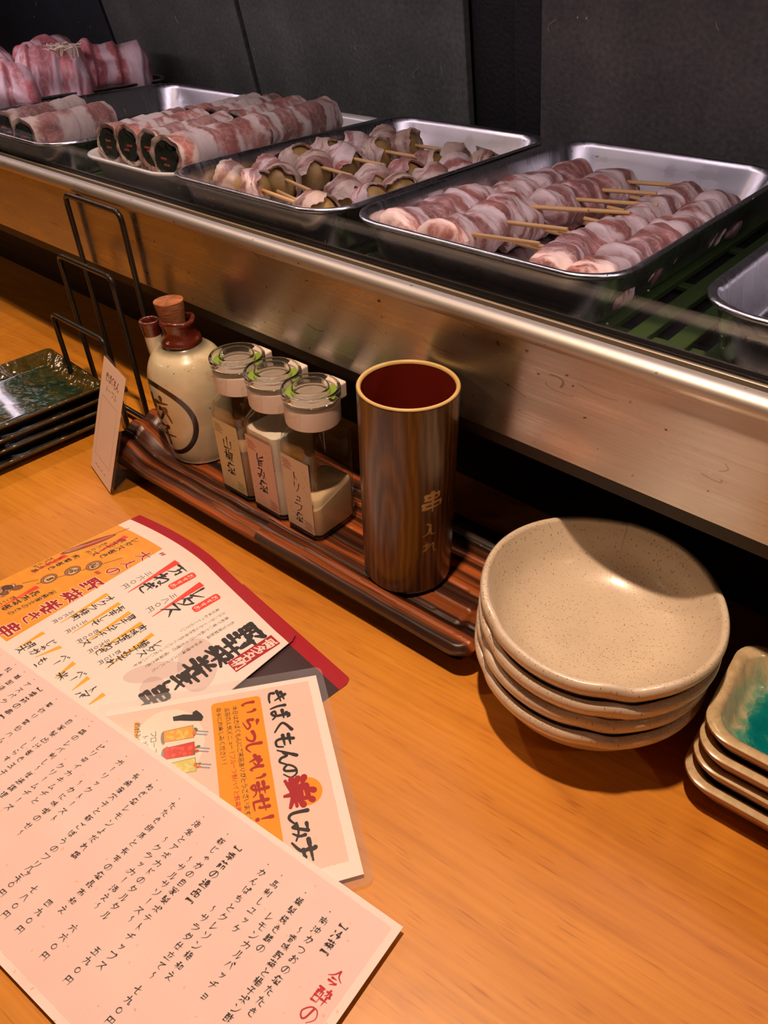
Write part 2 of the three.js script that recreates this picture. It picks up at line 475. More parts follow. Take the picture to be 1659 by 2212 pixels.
// ---------------------------------------------------------------- the display ledge over the counter
const LX0 = -3.0, LX1 = 1.3, LW = LX1 - LX0, LC = (LX0 + LX1) / 2;
function strip(profile, x0, x1, metres = true) {        // a bent sheet along x: profile [[z, y], ...]
  const n = 24, rows = profile.map(([z, y]) => Array.from({ length: n + 1 }, (_, j) => [lerp(x0, x1, j / n), y, z]));
  let len = 0; const L = profile.map(([z, y], i) => (i ? (len += Math.hypot(z - profile[i - 1][0], y - profile[i - 1][1])) : 0));
  return grid(rows, { uv: (i, j, p) => [p[0], L[i]] });
}
{
  const t = thing('steel_ledge', 'long brushed steel ledge with rounded nose carrying the food trays', 'ledge');
  const specks = canvas(2048, 256, (c, w, h) => { // brushed sheet with stains and small scratches; u along x over 1 m
    c.fillStyle = '#c9c5bf'; c.fillRect(0, 0, w, h);
    for (let i = 0; i < 5200; i++) { c.fillStyle = `rgba(${rnd() < 0.5 ? '255,250,240' : '110,95,80'},${0.07 * rnd()})`; c.fillRect(rnd() * w, rnd() * h, rr(20, 260), 1); }
    for (let i = 0; i < 90; i++) { c.fillStyle = `rgba(60,35,22,${rr(0.2, 0.7)})`; c.beginPath(); c.ellipse(rnd() * w, rnd() * h, rr(0.8, 3), rr(0.8, 3.4), rnd() * 3, 0, 7); c.fill(); }
    for (let i = 0; i < 26; i++) { c.strokeStyle = `rgba(70,45,30,${rr(0.12, 0.4)})`; c.lineWidth = rr(1, 3.5); const x = rnd() * w, y = rnd() * h; c.beginPath(); c.moveTo(x, y); c.quadraticCurveTo(x + rr(-4, 30), y + rr(-6, 14), x + rr(-6, 60), y + rr(-4, 22)); c.stroke(); }
  });
  const st = tex(specks); st.repeat.set(1, 1 / 0.085);
  const fb = field(1024, 512, (u, v) => 0.5 + 0.5 * fbm(u * 22, v * 210, 3, 3), false); fb.repeat.set(3, 11);
  const rm = field(512, 256, (u, v) => clamp(0.30 + 0.12 * fbm(u * 7, v * 6, 9) + 0.07 * fbm(u * 4, v * 60, 2, 2), 0.08, 1), false); rm.repeat.set(2, 9);
  const sheet = phys({ map: st, metalness: 1, roughness: 1, roughnessMap: rm, bumpMap: fb, bumpScale: 0.00004, anisotropy: 0.95, anisotropyRotation: PI / 2 });
  part('fascia', strip([[-0.359, 0.1585], [-0.358, 0.1595], [-0.358, 0.195], [-0.358, 0.2305]], LX0, LX1), sheet, t);
  const nose = []; for (let i = 0; i <= 12; i++) { const a = -1.2 + (i / 12) * 2.9; nose.push([-0.3600 + 0.0058 * Math.cos(a), 0.2361 + 0.0058 * Math.sin(a)]); }
  part('nose', strip([[-0.358, 0.2303], ...nose, [-0.3665, 0.2412], [-0.3675, 0.238], [-0.368, 0.226]], LX0, LX1), phys({ map: st, metalness: 1, roughness: 0.52, anisotropy: 0.3, anisotropyRotation: PI / 2 }), t);
  part('underside_board', merge([box(LW, 0.011, 0.43, LC, 0.1535, -0.577), box(LW, 0.004, 0.43, LC, 0.1455, -0.582)]), std({ color: lin(0.028, 0.022, 0.018), roughness: 0.5 }), t);
  part('channel', strip([[-0.368, 0.2275], [-0.372, 0.2262], [-0.389, 0.2262], [-0.3915, 0.2275]], LX0, LX1), matBlack, t);
  part('glass_rail', rbox(LW, 0.0062, 0.0026, 0.0006, LC, 0.2288, -0.3928), std({ color: lin(0.42, 0.34, 0.25), metalness: 0.6, roughness: 0.4 }), t);
  part('gasket', merge([box(LW, 0.0085, 0.002, LC, 0.2297, -0.4008), box(LW, 0.005, 0.0030, LC, 0.2285, -0.3956), box(LW, 0.021, 0.010, LC, 0.2155, -0.3975)]), matBlack, t);
  part('base', box(LW, 0.044, 0.425, LC, 0.183, -0.582), std({ color: lin(0.02, 0.021, 0.022), roughness: 0.35 }), t);
}
{ // glass screen with dried water spots and fine scratches
  const t = thing('glass_screen', 'clear glass screen standing in the ledge channel in front of the trays', 'glass');
  part('pane', box(LW, 0.215, 0.004, LC, 0.3365, -0.3975), phys({ color: 0xffffff, transmission: 1, thickness: 0, roughness: 0.0, ior: 1.5 }), t);
  const spots = [];
  for (let i = 0; i < 150; i++) { const g = new THREE.CircleGeometry(rr(0.0003, 0.0007), 6).scale(rr(0.4, 1.3), rr(0.5, 1.6), 1).rotateZ(rnd() * 3).translate(rr(-1.2, 0.1), 0.238 + 0.19 * Math.pow(rnd(), 1.6), -0.3953); spots.push(g); }
  for (let i = 0; i < 26; i++) spots.push(tube([[0, 0, 0], [rr(-0.002, 0.002), rr(0.001, 0.003), 0], [rr(-0.004, 0.004), rr(0.002, 0.006), 0]], 0.00008, 6, 4).translate(rr(-1.0, 0), rr(0.25, 0.4), -0.3952));
  const s = part('water_spots', merge(spots), std({ color: lin(0.20, 0.20, 0.20), roughness: 0.5 }), t); s.userData.kind = 'stuff'; s.userData.label = 'dried water spots and scratches';
}
{ // board over the case that carries the light strip
  const t = thing('overhead_shelf', 'dark shelf board over the glass case, above the picture', 'shelf');
  part('board', rbox(LW, 0.025, 0.43, 0.003, LC, 0.4575, -0.5995), matDarkWood, t);
  const L = CASE_LIGHT, w = L.x1 - L.x0, cx = (L.x0 + L.x1) / 2, l = thing('case_light', 'long light strip under the shelf board, above the picture', 'light', [cx, L.y, L.z]);
  part('housing', merge([box(w + 0.02, 0.004, 0.05, 0, 0.0105, 0), box(w + 0.02, 0.026, 0.003, 0, -0.0015, 0.0255)]), std({ color: lin(0.3, 0.3, 0.3), roughness: 0.6 }), l);
  const d = part('diffuser', rbox(w, 0.005, 0.03, 0.002, 0, 0.0055, 0), std({ color: lin(0.8, 0.8, 0.8), emissive: CASE, emissiveIntensity: 3 }), l); d.castShadow = false;
  const a = new THREE.RectAreaLight(CASE, L.intensity, w, 0.028); a.position.set(0, 0.0015, 0); a.lookAt(cx, L.y - 1, L.z - 0.35); l.add(a); a.lookAt(cx, L.y - 1, L.z - 0.35);
}
// ---------------------------------------------------------------- downlights
LAMPS.forEach(([x, y, z, cd, half], i) => {
  const t = thing('downlight', ['black pendant downlight straight above the papers, out of the picture', 'black pendant downlight above the wire rack, out of the picture', 'black pendant downlight beyond the right edge of the picture', 'black pendant downlight farthest left above the counter', 'nearest of the three black pendant downlights in the room behind the guests', 'middle of the three black pendant downlights in the room behind the guests', 'farthest of the three black pendant downlights in the room behind the guests'][i], 'lamp', [x, y, z], 0, 'pendant downlights');
  part('shade', lathe([[0.008, 0.13], [0.03, 0.125], [0.042, 0.02], [0.045, 0.004], [0.043, 0.004], [0.038, 0.02], [0.026, 0.118], [0.008, 0.122]], 40), matBlack, t);
  part('cord', cyl(0.003, 0.003, 1.55 - y - 0.128, 8, 0, 0.128 + (1.55 - y - 0.128) / 2, 0), matBlack, t);
  part('bulb', new THREE.SphereGeometry(0.02, 20, 14).translate(0, 0.022, 0), std({ color: 0xffffff, emissive: WARM, emissiveIntensity: 40 }), t).castShadow = false;
  const s = new THREE.SpotLight(WARM, cd, 0, half, 0.5, 2); s.position.set(0, -0.002, 0); s.target.position.set(0, -1, 0); s.castShadow = true; s.shadow.radius = 1.0; t.add(s); t.add(s.target);
});
// ---------------------------------------------------------------- printed sheets on the counter
// a sheet of paper: at(s, t) gives the point for s, t in 0..1; thickness goes down
function sheetGeometry(at, nu, nv, thick) {
  const top = [], bot = [];
  for (let i = 0; i <= nv; i++) { top.push([]); bot.push([]); for (let j = 0; j <= nu; j++) { const p = at(j / nu, i / nv); top[i].push(p); bot[i].push([p[0], p[1] - thick, p[2]]); } }
  const rim = []; for (let j = 0; j <= nu; j++) rim.push([0, j]); for (let i = 1; i <= nv; i++) rim.push([i, nu]); for (let j = nu - 1; j >= 0; j--) rim.push([nv, j]); for (let i = nv - 1; i >= 0; i--) rim.push([i, 0]);
  const uv = (i, j) => [j / nu, 1 - i / nv];
  return merge([grid(top, { uv, flip: true }), grid(bot, { uv: () => [0.5, 0.003] }), grid([rim.map(([i, j]) => top[i][j]), rim.map(([i, j]) => bot[i][j])], { uv: () => [0.5, 0.003] })]);
}
// millimetres on a sheet (u right, v down the sheet) -> the counter, for an origin and a direction of u
const onCounter = (ox, oz, dx, dz, y) => (u, v, up = 0) => [ox + (u * dx - v * dz) / 1000, y + up, oz + (u * dz + v * dx) / 1000];
const rough = (c, w, h, amount, n) => { for (let i = 0; i < n; i++) { c.fillStyle = `rgba(${rnd() < 0.5 ? '255,250,240' : '120,90,60'},${amount * rnd()})`; c.fillRect(rnd() * w, rnd() * h, rr(1, 4), rr(1, 3)); } };
const INK = '#2b2725', RED = '#b3121f', PINKISH = '#f0d3c8';

{ // long handwritten menu, pink paper
  const S = 5.5, W = 372, H = 133, at = onCounter(-0.47086, -0.06907, 0.990765, -0.135589, 0.0056);
  const c = canvas(2048, 732, (c) => {
    c.scale(2048 / W, 732 / H);
    c.fillStyle = '#f4e8e2'; c.fillRect(0, 0, W, H);
    c.fillStyle = '#f1d5d0';
    c.beginPath(); c.moveTo(-2, 3.6); for (let x = 0; x <= W - 5; x += 3) c.lineTo(x, 3.6 + 0.5 * noise(x * 0.2, 1)); for (let y = 4; y <= H - 4; y += 3) c.lineTo(W - 4.6 + 0.5 * noise(y * 0.2, 5), y); for (let x = W - 5; x >= -3; x -= 3) c.lineTo(x, H - 4 + 0.6 * noise(x * 0.2, 9)); c.fill();
    for (let i = 0; i < 60; i++) { const x = rr(0, W), y = rr(0, H), r = rr(6, 30), g = c.createRadialGradient(x, y, 0, x, y, r), k = rnd() < 0.5 ? '241,205,202' : '244,226,220'; g.addColorStop(0, `rgba(${k},.28)`); g.addColorStop(1, `rgba(${k},0)`); c.fillStyle = g; c.fillRect(x - r, Math.max(4, y - r), 2 * r, 2 * r); }
    for (let i = 0; i < 90; i++) { c.fillStyle = rnd() < 0.7 ? 'rgba(222,160,60,.28)' : 'rgba(190,120,60,.3)'; c.beginPath(); c.ellipse(rr(10, W), rr(6, H), rr(0.3, 1.2), rr(0.3, 0.9), rnd() * 3, 0, 7); c.fill(); }
    const st = { w: 0.085, brush: 0.9, color: '#3a3634', slant: 0.06 }, col = (x, y, t, p = 5.95, s = 4.3) => column(c, t, x, y, p, s, st);
    column(c, '今酔の', 358.6, 40, 9.9, 8.6, { w: 0.085, brush: 0.9, color: '#c23a3f', slant: 0.05 });
    column(c, '【冷菜】', 346, 17, 5.9, 5, { ...st, w: 0.1 });
    col(335.3, 15.4, '・南沖かつおの塩たたき'); col(317.6, 15, '・燻製焼き鯖の'); col(327.7, 32.7, '〜香味野菜と柚子ポン酢', 5.06);
    col(300.1, 15.1, '・馬刺しユッケ'); col(310.2, 36.2, 'レモンカルパッチョ', 5.86); col(289.4, 14.6, '・かんぱちとクレソン梅和え', 6.0);
    col(281.6, 50.8, '〜サラダ仕立て〜', 5.86); col(281.3, 100.2, '七九〇円', 5.7); column(c, '【季節の逸品】', 268, 17, 6.46, 5, { ...st, w: 0.1 });
    col(256.8, 14.4, '・新じゃがの自家製ポテトチップス', 5.93); col(249.5, 38.5, '〜サルサソース〜', 5.87); col(248.6, 100.3, '五九〇円', 5.7);
    col(236.8, 14.6, '・海老とアボカドのタルタル', 5.93); col(228.6, 38.2, '〜クラッカー添え〜', 5.9); col(228.5, 100, '六六〇円', 5.76);
    col(215.3, 14.4, '・たたき胡瓜と長芋の塩昆布和え', 5.9); col(205.7, 99.5, '四九〇円', 5.76); col(193.6, 13.5, '・ねぎ塩レモンよだれ鶏', 5.99); col(192.2, 99.3, '七八〇円', 5.7);
    col(180.2, 13.4, '・長崎産穴子と新ごぼうのフリット', 5.9); col(179.4, 93.6, '八三〇円', 5.7); col(163.2, 12.7, '・ガーリックトースト', 5.98); col(142.9, 12.3, '・ピリ辛イカキムチと', 5.94); col(154.4, 42.8, '〜かに味噌のせ〜', 5.88);
    col(122.8, 11.3, '・鶏のレバ刺し〜低温調理〜', 5.72); col(133.6, 41.8, 'クリームチーズ', 5.98); col(108.1, 11.0, '・自家製出汁巻き玉子', 6.0); col(84.2, 9.6, '・厚切り雲仙ハム', 6.0); col(100.4, 39.5, '〜しらす', 6.2);
    column(c, '【季節の串】', 66.4, 10.4, 6.2, 5, { ...st, w: 0.1 }); col(55.2, 7.6, '・アスパラの串', 6.0); col(43, 7.3, '・韓国海', 6.1); col(31, 6.6, '・熊本', 6.4);
  });
  const g = sheetGeometry((s, t) => { const v = H * t, u = W * s - 0.07 * v; return at(u, v, 0.0016 * s * s + 0.0012 * sstep(t, 0.6, 1)); }, 60, 20, 0.00035);
  tag(part('menu_sheet', g, std({ map: tex(c), roughness: 0.85 }), scene), 'pink paper menu with handwritten columns of dishes and prices, topmost of the papers', 'menu', 'menus on the counter');
}
{ // dark cover sheet with a red strip, under the big menu
  const at = onCounter(-0.41834, -0.2388, 0.994067, 0.108774, 0.0007), s = new THREE.Shape();
  const c = canvas(256, 256, (c) => { c.fillStyle = '#3a2426'; c.fillRect(0, 0, 256, 256); c.fillStyle = '#a80d22'; c.fillRect(0, 0, 256, 45); rough(c, 256, 256, 0.05, 900); c.fillStyle = '#c89b3c'; c.fillRect(100, 88, 5, 3); });
  const W = 140, H = 70, g = sheetGeometry((a, b) => { let u = 38 + W * Math.min(1, a), v = -3 + H * b; const k = 5, du = Math.max(0, u - (38 + W - k)); v = Math.max(v, -3 + k - Math.sqrt(Math.max(0, k * k - du * du))); return at(u, v - 0.022 * (u - 100)); }, 60, 24, 0.0005);
  tag(part('menu_cover', g, std({ map: tex(c), roughness: 0.45 }), scene), 'dark brown menu cover with red edge strip, sticking out under the vegetable roll menu', 'menu cover');
}
{ // big printed menu: vegetable rolls
  const W = 260, U0 = -112, H = 172, at = onCounter(-0.41834, -0.2388, 0.994067, 0.108774, 0.0022);
  const c = canvas(2048, 1354, (c) => {
    c.scale(2048 / W, 1354 / H); c.translate(-U0, 0);
    c.fillStyle = '#f3e5de'; c.fillRect(U0, 0, W, H);
    c.fillStyle = '#a80d22'; c.fillRect(U0, 0, W, 9.6);
    // grey brush shapes in the background
    c.fillStyle = 'rgba(140,110,110,.22)'; c.beginPath(); c.ellipse(88, 72, 26, 15, 0.5, 0, 7); c.fill(); c.beginPath(); c.ellipse(72, 100, 9, 22, 0.5, 0, 7); c.fill(); c.beginPath(); c.ellipse(88, 108, 14, 10, 0.2, 0, 7); c.fill();
    // orange block, its top edge runs across, its right edge down
    c.fillStyle = '#eea02c'; c.beginPath(); c.moveTo(-108, 22); c.lineTo(-48.5, 22.5); c.lineTo(-34, 168); c.lineTo(-112, 172); c.fill();
    for (let i = 0; i < 260; i++) { c.fillStyle = `rgba(${rnd() < 0.5 ? '255,190,70' : '225,135,20'},.10)`; c.beginPath(); c.ellipse(rr(-106, -50), rr(28, 160), rr(1, 6), rr(1, 4), 0, 0, 7); c.fill(); }
    const big = { w: 0.115, brush: 0.5, color: '#a5142a', outline: '#f6d9b8' };
    column(c, '大人の', -51.5, 38.5, 14.6, 11, big); c.fillStyle = '#a5142a';
    for (const [x, y] of [[-43.5, 27], [-40.8, 27], [-60.5, 77], [-57.8, 77]]) { c.beginPath(); c.ellipse(x, y, 0.9, 2.1, 0.3, 0, 7); c.fill(); }
    ['野', '菜', '巻', 'き', '串'].forEach((k, i) => drawChar(c, k, -48.5 + 0.6 * i, 88 + [0, 19, 37.5, 53.5, 72.5][i], [15, 15, 15, 13, 16][i], big));
    // skewers pictured on the orange block
    const meat = (x, y, a, b, r, col) => { c.save(); c.translate(x, y); c.rotate(r); c.fillStyle = '#3d2016'; c.beginPath(); c.ellipse(0, 0, a + 0.5, b + 0.5, 0, 0, 7); c.fill(); c.fillStyle = col; c.beginPath(); c.ellipse(0, 0, a, b, 0, 0, 7); c.fill(); c.restore(); };
    c.strokeStyle = '#5d3a22'; c.lineWidth = 0.7; c.beginPath(); c.moveTo(-62, 52); c.lineTo(-82, 116); c.moveTo(-86, 112); c.lineTo(-91, 122); c.moveTo(-96, 20); c.lineTo(-98, 38); c.stroke();
    for (const [x, y] of [[-70, 73], [-76.5, 88], [-81, 106]]) { meat(x, y, 6.6, 5.2, 1.2, '#b5764e'); meat(x + 0.5, y, 4.9, 3.6, 1.2, '#e0b982'); for (let k = 0; k < 9; k++) meat(x + rr(-2, 2), y + rr(-3, 3), rr(0.3, 0.8), rr(0.3, 0.6), rnd() * 3, rnd() < 0.6 ? '#54703c' : '#cfd0a0'); }
    meat(-100.5, 56, 23, 3.4, 1.75, '#9c5a45'); meat(-100, 55, 21, 1.9, 1.75, '#e0472e'); meat(-103, 66, 10, 2.4, 1.75, '#c98a72'); meat(-100.3, 53, 18, 0.8, 1.75, '#f08a70');
    for (let k = 0; k < 26; k++) meat(-92 + rr(-6, 5), 140 + rr(-14, 16), rr(1.5, 4.6), rr(1, 3), rnd() * 3, ['#c98f6a', '#8a573c', '#5c3a2a', '#d9a886'][k % 4]);
    const red = (x0, y0, x1, y1, w) => { const g = c.createLinearGradient(x0, y0, x1, y1); c.fillStyle = '#e8402c'; c.beginPath(); c.moveTo(x0 - w, y0); c.lineTo(x0 + w, y0 - 0.6); c.lineTo(x1 + 0.3, y1); c.lineTo(x1 - 0.3, y1); c.fill(); for (let i = 0; i < 12; i++) { c.strokeStyle = 'rgba(250,215,200,.35)'; c.lineWidth = 0.22; const t = rr(0.2, 0.8); c.beginPath(); c.moveTo(lerp(x0, x1, t) + rr(-w, w) * (1 - t), lerp(y0, y1, t)); c.lineTo(lerp(x0, x1, t + 0.15) + rr(-w, w) * (0.85 - t), lerp(y0, y1, t + 0.15)); c.stroke(); } };
    const yel = (x0, y0, x1, y1) => { c.fillStyle = '#eeb02c'; c.beginPath(); c.moveTo(x0 - 2, y0 + 0.4); c.lineTo(x0 + 2.2, y0 - 0.4); c.lineTo(x1 + 0.4, y1); c.lineTo(x1 - 0.3, y1); c.fill(); };
    red(-87, 30, -83, 66, 2.4); red(-100, 78, -98, 109, 2.4); red(-78, 118, -75, 152, 2.4);
    red(-24, 25, -18.6, 75, 3.4); red(15, 25, 20.4, 74, 3.4);
    const s = { w: 0.1, brush: 0.8, color: INK }, t = (x, y, k, p, z, o) => column(c, k, x, y, p, z, { ...s, ...o });
    t(-76, 29, 'レタス巻き', 7.6, 6.6); t(-84.5, 36, '明太チーズ', 6.6, 6); t(-90.5, 48, '五八〇円', 5.4, 4.4);
    t(-92.5, 74, '肉厚巻き', 7.2, 5.8); t(-99.5, 83, 'トンテキ串', 5.8, 5.4); t(-104.5, 88, '五八〇円', 4.8, 4);
    t(-62.6, 115, '宮崎産えのきの', 5.7, 4.8); t(-71.5, 124, '昆布茶巻', 7.8, 7); t(-79, 138, '四二〇円', 5.2, 4.2);
    t(-13.4, 31, '万ねぎ', 14.6, 13, { w: 0.12 }); t(-27.2, 50, '三六〇円', 7.3, 6.2, { w: 0.075, brush: 0.3 });
    t(24, 32.5, 'レタス', 13, 13, { w: 0.12 }); t(11.6, 49.5, '三八〇円', 7.2, 6.2, { w: 0.075, brush: 0.3 });
    for (const [x, y] of [[0.4, 35], [37, 33.5]]) { c.fillStyle = '#e63e2e'; c.beginPath(); c.roundRect(x - 3.9, y - 12.2, 7.8, 24.6, 2.4); c.fill(); t(x, y - 8, 'おすすめ', 5.5, 5.2, { color: '#f7dccb', w: 0.1, brush: 0.5 }); }
    t(-22.4, 89, 'オクラ梅肉', 7.3, 7); t(-29, 118, '三六〇円', 4.7, 4.2, { brush: 0.3 }); yel(-29, 87, -24, 130);
    for (const [x0, y0, x1, y1] of [[-12, 86, -7.1, 129], [3.5, 84.8, 8.9, 127], [20.6, 83.2, 24.5, 126], [37.5, 82.3, 44.5, 125], [-23.3, 144, -21.5, 166], [0.2, 141.3, -3, 160], [22.6, 140, 27, 157], [43.4, 138, 46.5, 152], [65.5, 136, 67, 150]]) yel(x0, y0, x1, y1);
    t(-22.4, 89, 'オクラ梅肉', 7.3, 7); t(-5.3, 88.7, '長芋しそ', 7.2, 7); t(-11.5, 116, '三二〇円', 4.7, 4.2, { brush: 0.3 }); t(9.6, 86.5, '豚キムチチーズ', 6.5, 6.6); t(4.4, 114.3, '四〇〇円', 4.6, 4.2, { brush: 0.3 });
    t(25.8, 85.6, '肉味噌万ねぎ', 7, 7); t(20, 112, '三九〇円', 4.7, 4.2, { brush: 0.3 }); t(50, 84, 'レタス', 7, 6.8); t(42, 92, '柚子みぞれ', 6.9, 7); t(36, 111, '四二〇円', 4.7, 4.2, { brush: 0.3 });
    t(-9, 145.5, 'じゃが', 6.4, 6.8); t(-18.3, 157, '明太', 7, 7.4); t(13.2, 143.8, 'べー', 6.6, 6.6); t(4.6, 157.2, 'もっつ', 6.4, 6.8); t(36.6, 141, 'べー', 6.2, 6.6); t(28.2, 152, '米', 7, 8); t(56.4, 140.6, 'トマ', 6.4, 6.6); t(54, 150, 'バ', 7, 7);
    const tiny = { w: 0.07, brush: 0.2, color: '#4a423e' };
    column(c, '色々な新鮮野菜・食材を極薄にスライスした', 70.6, 30, 3.62, 3.2, tiny); column(c, '豚肉で巻いて焼き上げる自慢の「野菜巻き串」', 63.2, 30.6, 3.62, 3.2, tiny); column(c, 'スタンダードから創作串までヘルシーでおいしい串を', 56.8, 29.9, 3.34, 3.1, tiny); column(c, '是非味わってください。', 50.2, 31.3, 3.4, 3.1, tiny);
    const black = { w: 0.135, brush: 0.45, color: '#241d1c' };
    ['野', '菜', '巻', 'き', '串'].forEach((k, i) => drawChar(c, k, 91.2 + 0.4 * i, [28, 51.5, 74, 93, 111][i], [24, 23, 23, 19, 22][i], black));
    c.fillStyle = '#a8101f'; c.fillRect(102.2, 14.6, 12.8, 40.2); column(c, '博多名物', 108.5, 20.5, 9.5, 9.6, { w: 0.13, brush: 0.3, color: '#f6dccf' });
    rough(c, W, H, 0.02, 400);
  });
  const bow = (u) => (u < 0 ? 20 * Math.pow(-u / 108, 1.75) : 0);
  const g = sheetGeometry((s, t) => {
    const v0 = H * t, uR = 118 + 0.13 * v0, u = -107.5 + (uR + 107.5) * s, k = 5, du = Math.max(0, u - (uR - k)), v = Math.max(v0, k - Math.sqrt(Math.max(0, k * k - du * du)));
    return at(u, v + bow(u), 0.0012 * sstep(s, 0.9, 1));
  }, 90, 30, 0.0006);
  const uv = g.attributes.uv, p = g.attributes.position;
  for (let i = 0; i < p.count; i++) { // print stays straight in millimetres while the page bows
    if (uv.getY(i) === Math.fround(0.003)) continue;
    const x = (p.getX(i) + 0.41834) * 1000, z = (p.getZ(i) + 0.2388) * 1000, u = x * 0.994067 + z * 0.108774, v = -x * 0.108774 + z * 0.994067 - bow(u);
    uv.setXY(i, (u - U0) / W, 1 - v / H);
  }
  tag(part('menu_page', g, phys({ map: tex(c), roughness: 0.5, clearcoat: 0.25, clearcoatRoughness: 0.3 }), scene), 'large printed menu page with red top band, orange block and bold vegetable roll titles', 'menu', 'menus on the counter');
}
{ // laminated welcome card: read from its long side, up is towards the kitchen's right
  const W = 156, U0 = -4, H = 150, at = onCounter(-0.26182, -0.20781, 0.836126, 0.548537, 0.0042);
  const c = canvas(1536, 1477, (c) => {
    c.scale(1536 / W, 1477 / H); c.translate(-U0, 0);
    c.fillStyle = '#f5e9e1'; c.fillRect(U0, 0, W, H);
    c.fillStyle = '#f0cfc0'; c.beginPath(); // blotted peach panel with a ragged border
    for (let u = 3; u <= 138; u += 1.5) c.lineTo(u, 6.5 + 0.7 * noise(u * 0.6, 3)); for (let v = 8; v <= 148; v += 1.5) c.lineTo(138 + 0.9 * noise(v * 0.5, 7), v); for (let u = 138; u >= 3; u -= 2) c.lineTo(u, 150); for (let v = 150; v >= 7; v -= 1.5) c.lineTo(3.4 + 0.7 * noise(v * 0.6, 11), v); c.fill();
    c.fillStyle = '#fb9a00'; c.beginPath(); c.roundRect(8.6, 42.2, 112, 34.6, 3); c.fill();
    c.fillStyle = '#f6e3d4'; c.beginPath(); for (let i = 0; i <= 40; i++) { const a = (i / 40) * 2 * PI; c.lineTo(34 + 27 * Math.cos(a) + noise(i, 2), 107 + 24 * Math.sin(a) + noise(i, 4)); } c.fill();
    c.fillStyle = '#f39a10'; c.beginPath(); c.arc(88.5, 22.5, 9.6, 0, 7); c.fill();
    // rows run along u (down the counter's picture), characters stand with their heads towards v = 0
    const b = { w: 0.15, brush: 0.6, color: '#201b1a' };
    [['き', 12], ['ば', 25], ['く', 38], ['も', 49], ['ん', 61], ['の', 72]].forEach(([k, u]) => drawChar(c, k, u, 30.6, k === 'の' ? 10 : 12.5, b));
    drawChar(c, '楽', 87.6, 27.6, 20, { w: 0.16, brush: 0.5, color: '#a8101f' });
    [['し', 103, 13], ['み', 113, 11.5], ['方', 125.5, 14]].forEach(([k, u, z]) => drawChar(c, k, u, 30.6, z, b));
    [['い', 17, 11], ['ら', 30.4, 11], ['っ', 39, 12], ['し', 48.6, 11], ['ゃ', 57.4, 12], ['い', 68, 11], ['ま', 79.4, 11], ['せ', 89.6, 11], ['！', 99, 11]].forEach(([k, u, z]) => drawChar(c, k, u, 51.4, z, { w: 0.15, brush: 0.9, color: '#a8231c' }));
    const g = { w: 0.085, brush: 0, color: '#33281c' };
    row(c, '本日はきばくもんにご来店ありがとうございます！', 15.6, 60.6, 3.72, 3.6, g); row(c, '当店の人気メニュー！', 15.6, 66, 3.78, 3.6, g); row(c, 'フルーツ酎ハイと野菜巻き串を', 53, 66, 3.72, 3.6, { ...g, color: '#c02818' }); row(c, '存分にお楽しみください！', 14.6, 71.8, 3.84, 3.6, g);
    c.fillStyle = '#201b1a'; c.beginPath(); for (const [u, v] of [[18, 82.6], [21, 84], [19.5, 91], [17.5, 99], [17, 103], [13.4, 103.4], [13, 96], [14.5, 90], [12.4, 89.6], [11.4, 87], [15, 84]]) c.lineTo(u, v); c.fill();
    // three drinks with straws, drawn with their tops towards v = 80
    [[28, '#e9a63a', '#f2cf63'], [41, '#d8352a', '#e8604a'], [53, '#d9cf6a', '#e8dc9a']].forEach(([u, k, l]) => {
      c.strokeStyle = '#8f93a5'; c.lineWidth = 1; c.beginPath(); c.moveTo(u - 1, 92); c.lineTo(u + 2.5, 80.5); c.moveTo(u + 1.5, 92); c.lineTo(u + 4.6, 81.5); c.stroke();
      c.fillStyle = 'rgba(50,35,30,.5)'; c.beginPath(); c.ellipse(u + 1, 110.4, 5, 1.6, 0, 0, 7); c.fill();
      c.fillStyle = k; c.beginPath(); c.moveTo(u - 5, 90); c.lineTo(u + 5, 90); c.lineTo(u + 4.2, 110); c.lineTo(u - 4.2, 110); c.fill();
      for (let i = 0; i < 22; i++) { c.fillStyle = i % 3 ? l : k; c.globalAlpha = 0.7; c.beginPath(); c.ellipse(u + rr(-3.6, 3.6), rr(91, 108), rr(0.7, 2), rr(0.7, 1.7), rnd() * 3, 0, 7); c.fill(); } c.globalAlpha = 1;
      c.strokeStyle = 'rgba(90,60,40,.6)'; c.lineWidth = 0.35; c.beginPath(); c.moveTo(u - 5, 90); c.lineTo(u - 4.2, 110); c.lineTo(u + 4.2, 110); c.lineTo(u + 5, 90); c.closePath(); c.stroke();
      for (let i = 0; i < 5; i++) { c.fillStyle = i < 3 ? '#4d7a3e' : k === '#d8352a' ? '#e02b22' : '#e8713a'; c.beginPath(); c.ellipse(u + rr(-2, 3), rr(87.5, 91), rr(0.9, 1.8), rr(0.6, 1.2), rnd() * 3, 0, 7); c.fill(); }
    });
    c.fillStyle = '#f5a21d'; c.fillRect(12.5, 126.5, 20, 3); row(c, 'フローズン', 24.4, 116.6, 4.3, 4, g); row(c, 'トッピ', 25.6, 122, 3.6, 3.8, g); row(c, 'お好みに', 15, 127.2, 4.3, 4.1, g); row(c, 'よ', 23, 133.4, 4, 3, g);
    rough(c, W, H, 0.02, 300);
  });
  const t = thing('welcome_card', 'laminated card with bold black title, orange greeting panel and pictured drinks', 'card');
  const skew = (u, v) => u - 0.062 * v * (1 - u / 155);
  part('paper', sheetGeometry((s, q) => { const u = -0.5 + 148 * s, v = 149 * q; return at(skew(u, v), v); }, 24, 24, 0.0003), phys({ map: tex(c, { }), roughness: 0.4, clearcoat: 0.6, clearcoatRoughness: 0.12 }), t).geometry.attributes.uv.array.forEach((x, i, a) => { if (i % 2 === 0) a[i] = (-0.5 + 148 * x - U0) / W; else a[i] = 1 - ((1 - x) * 149) / H; });
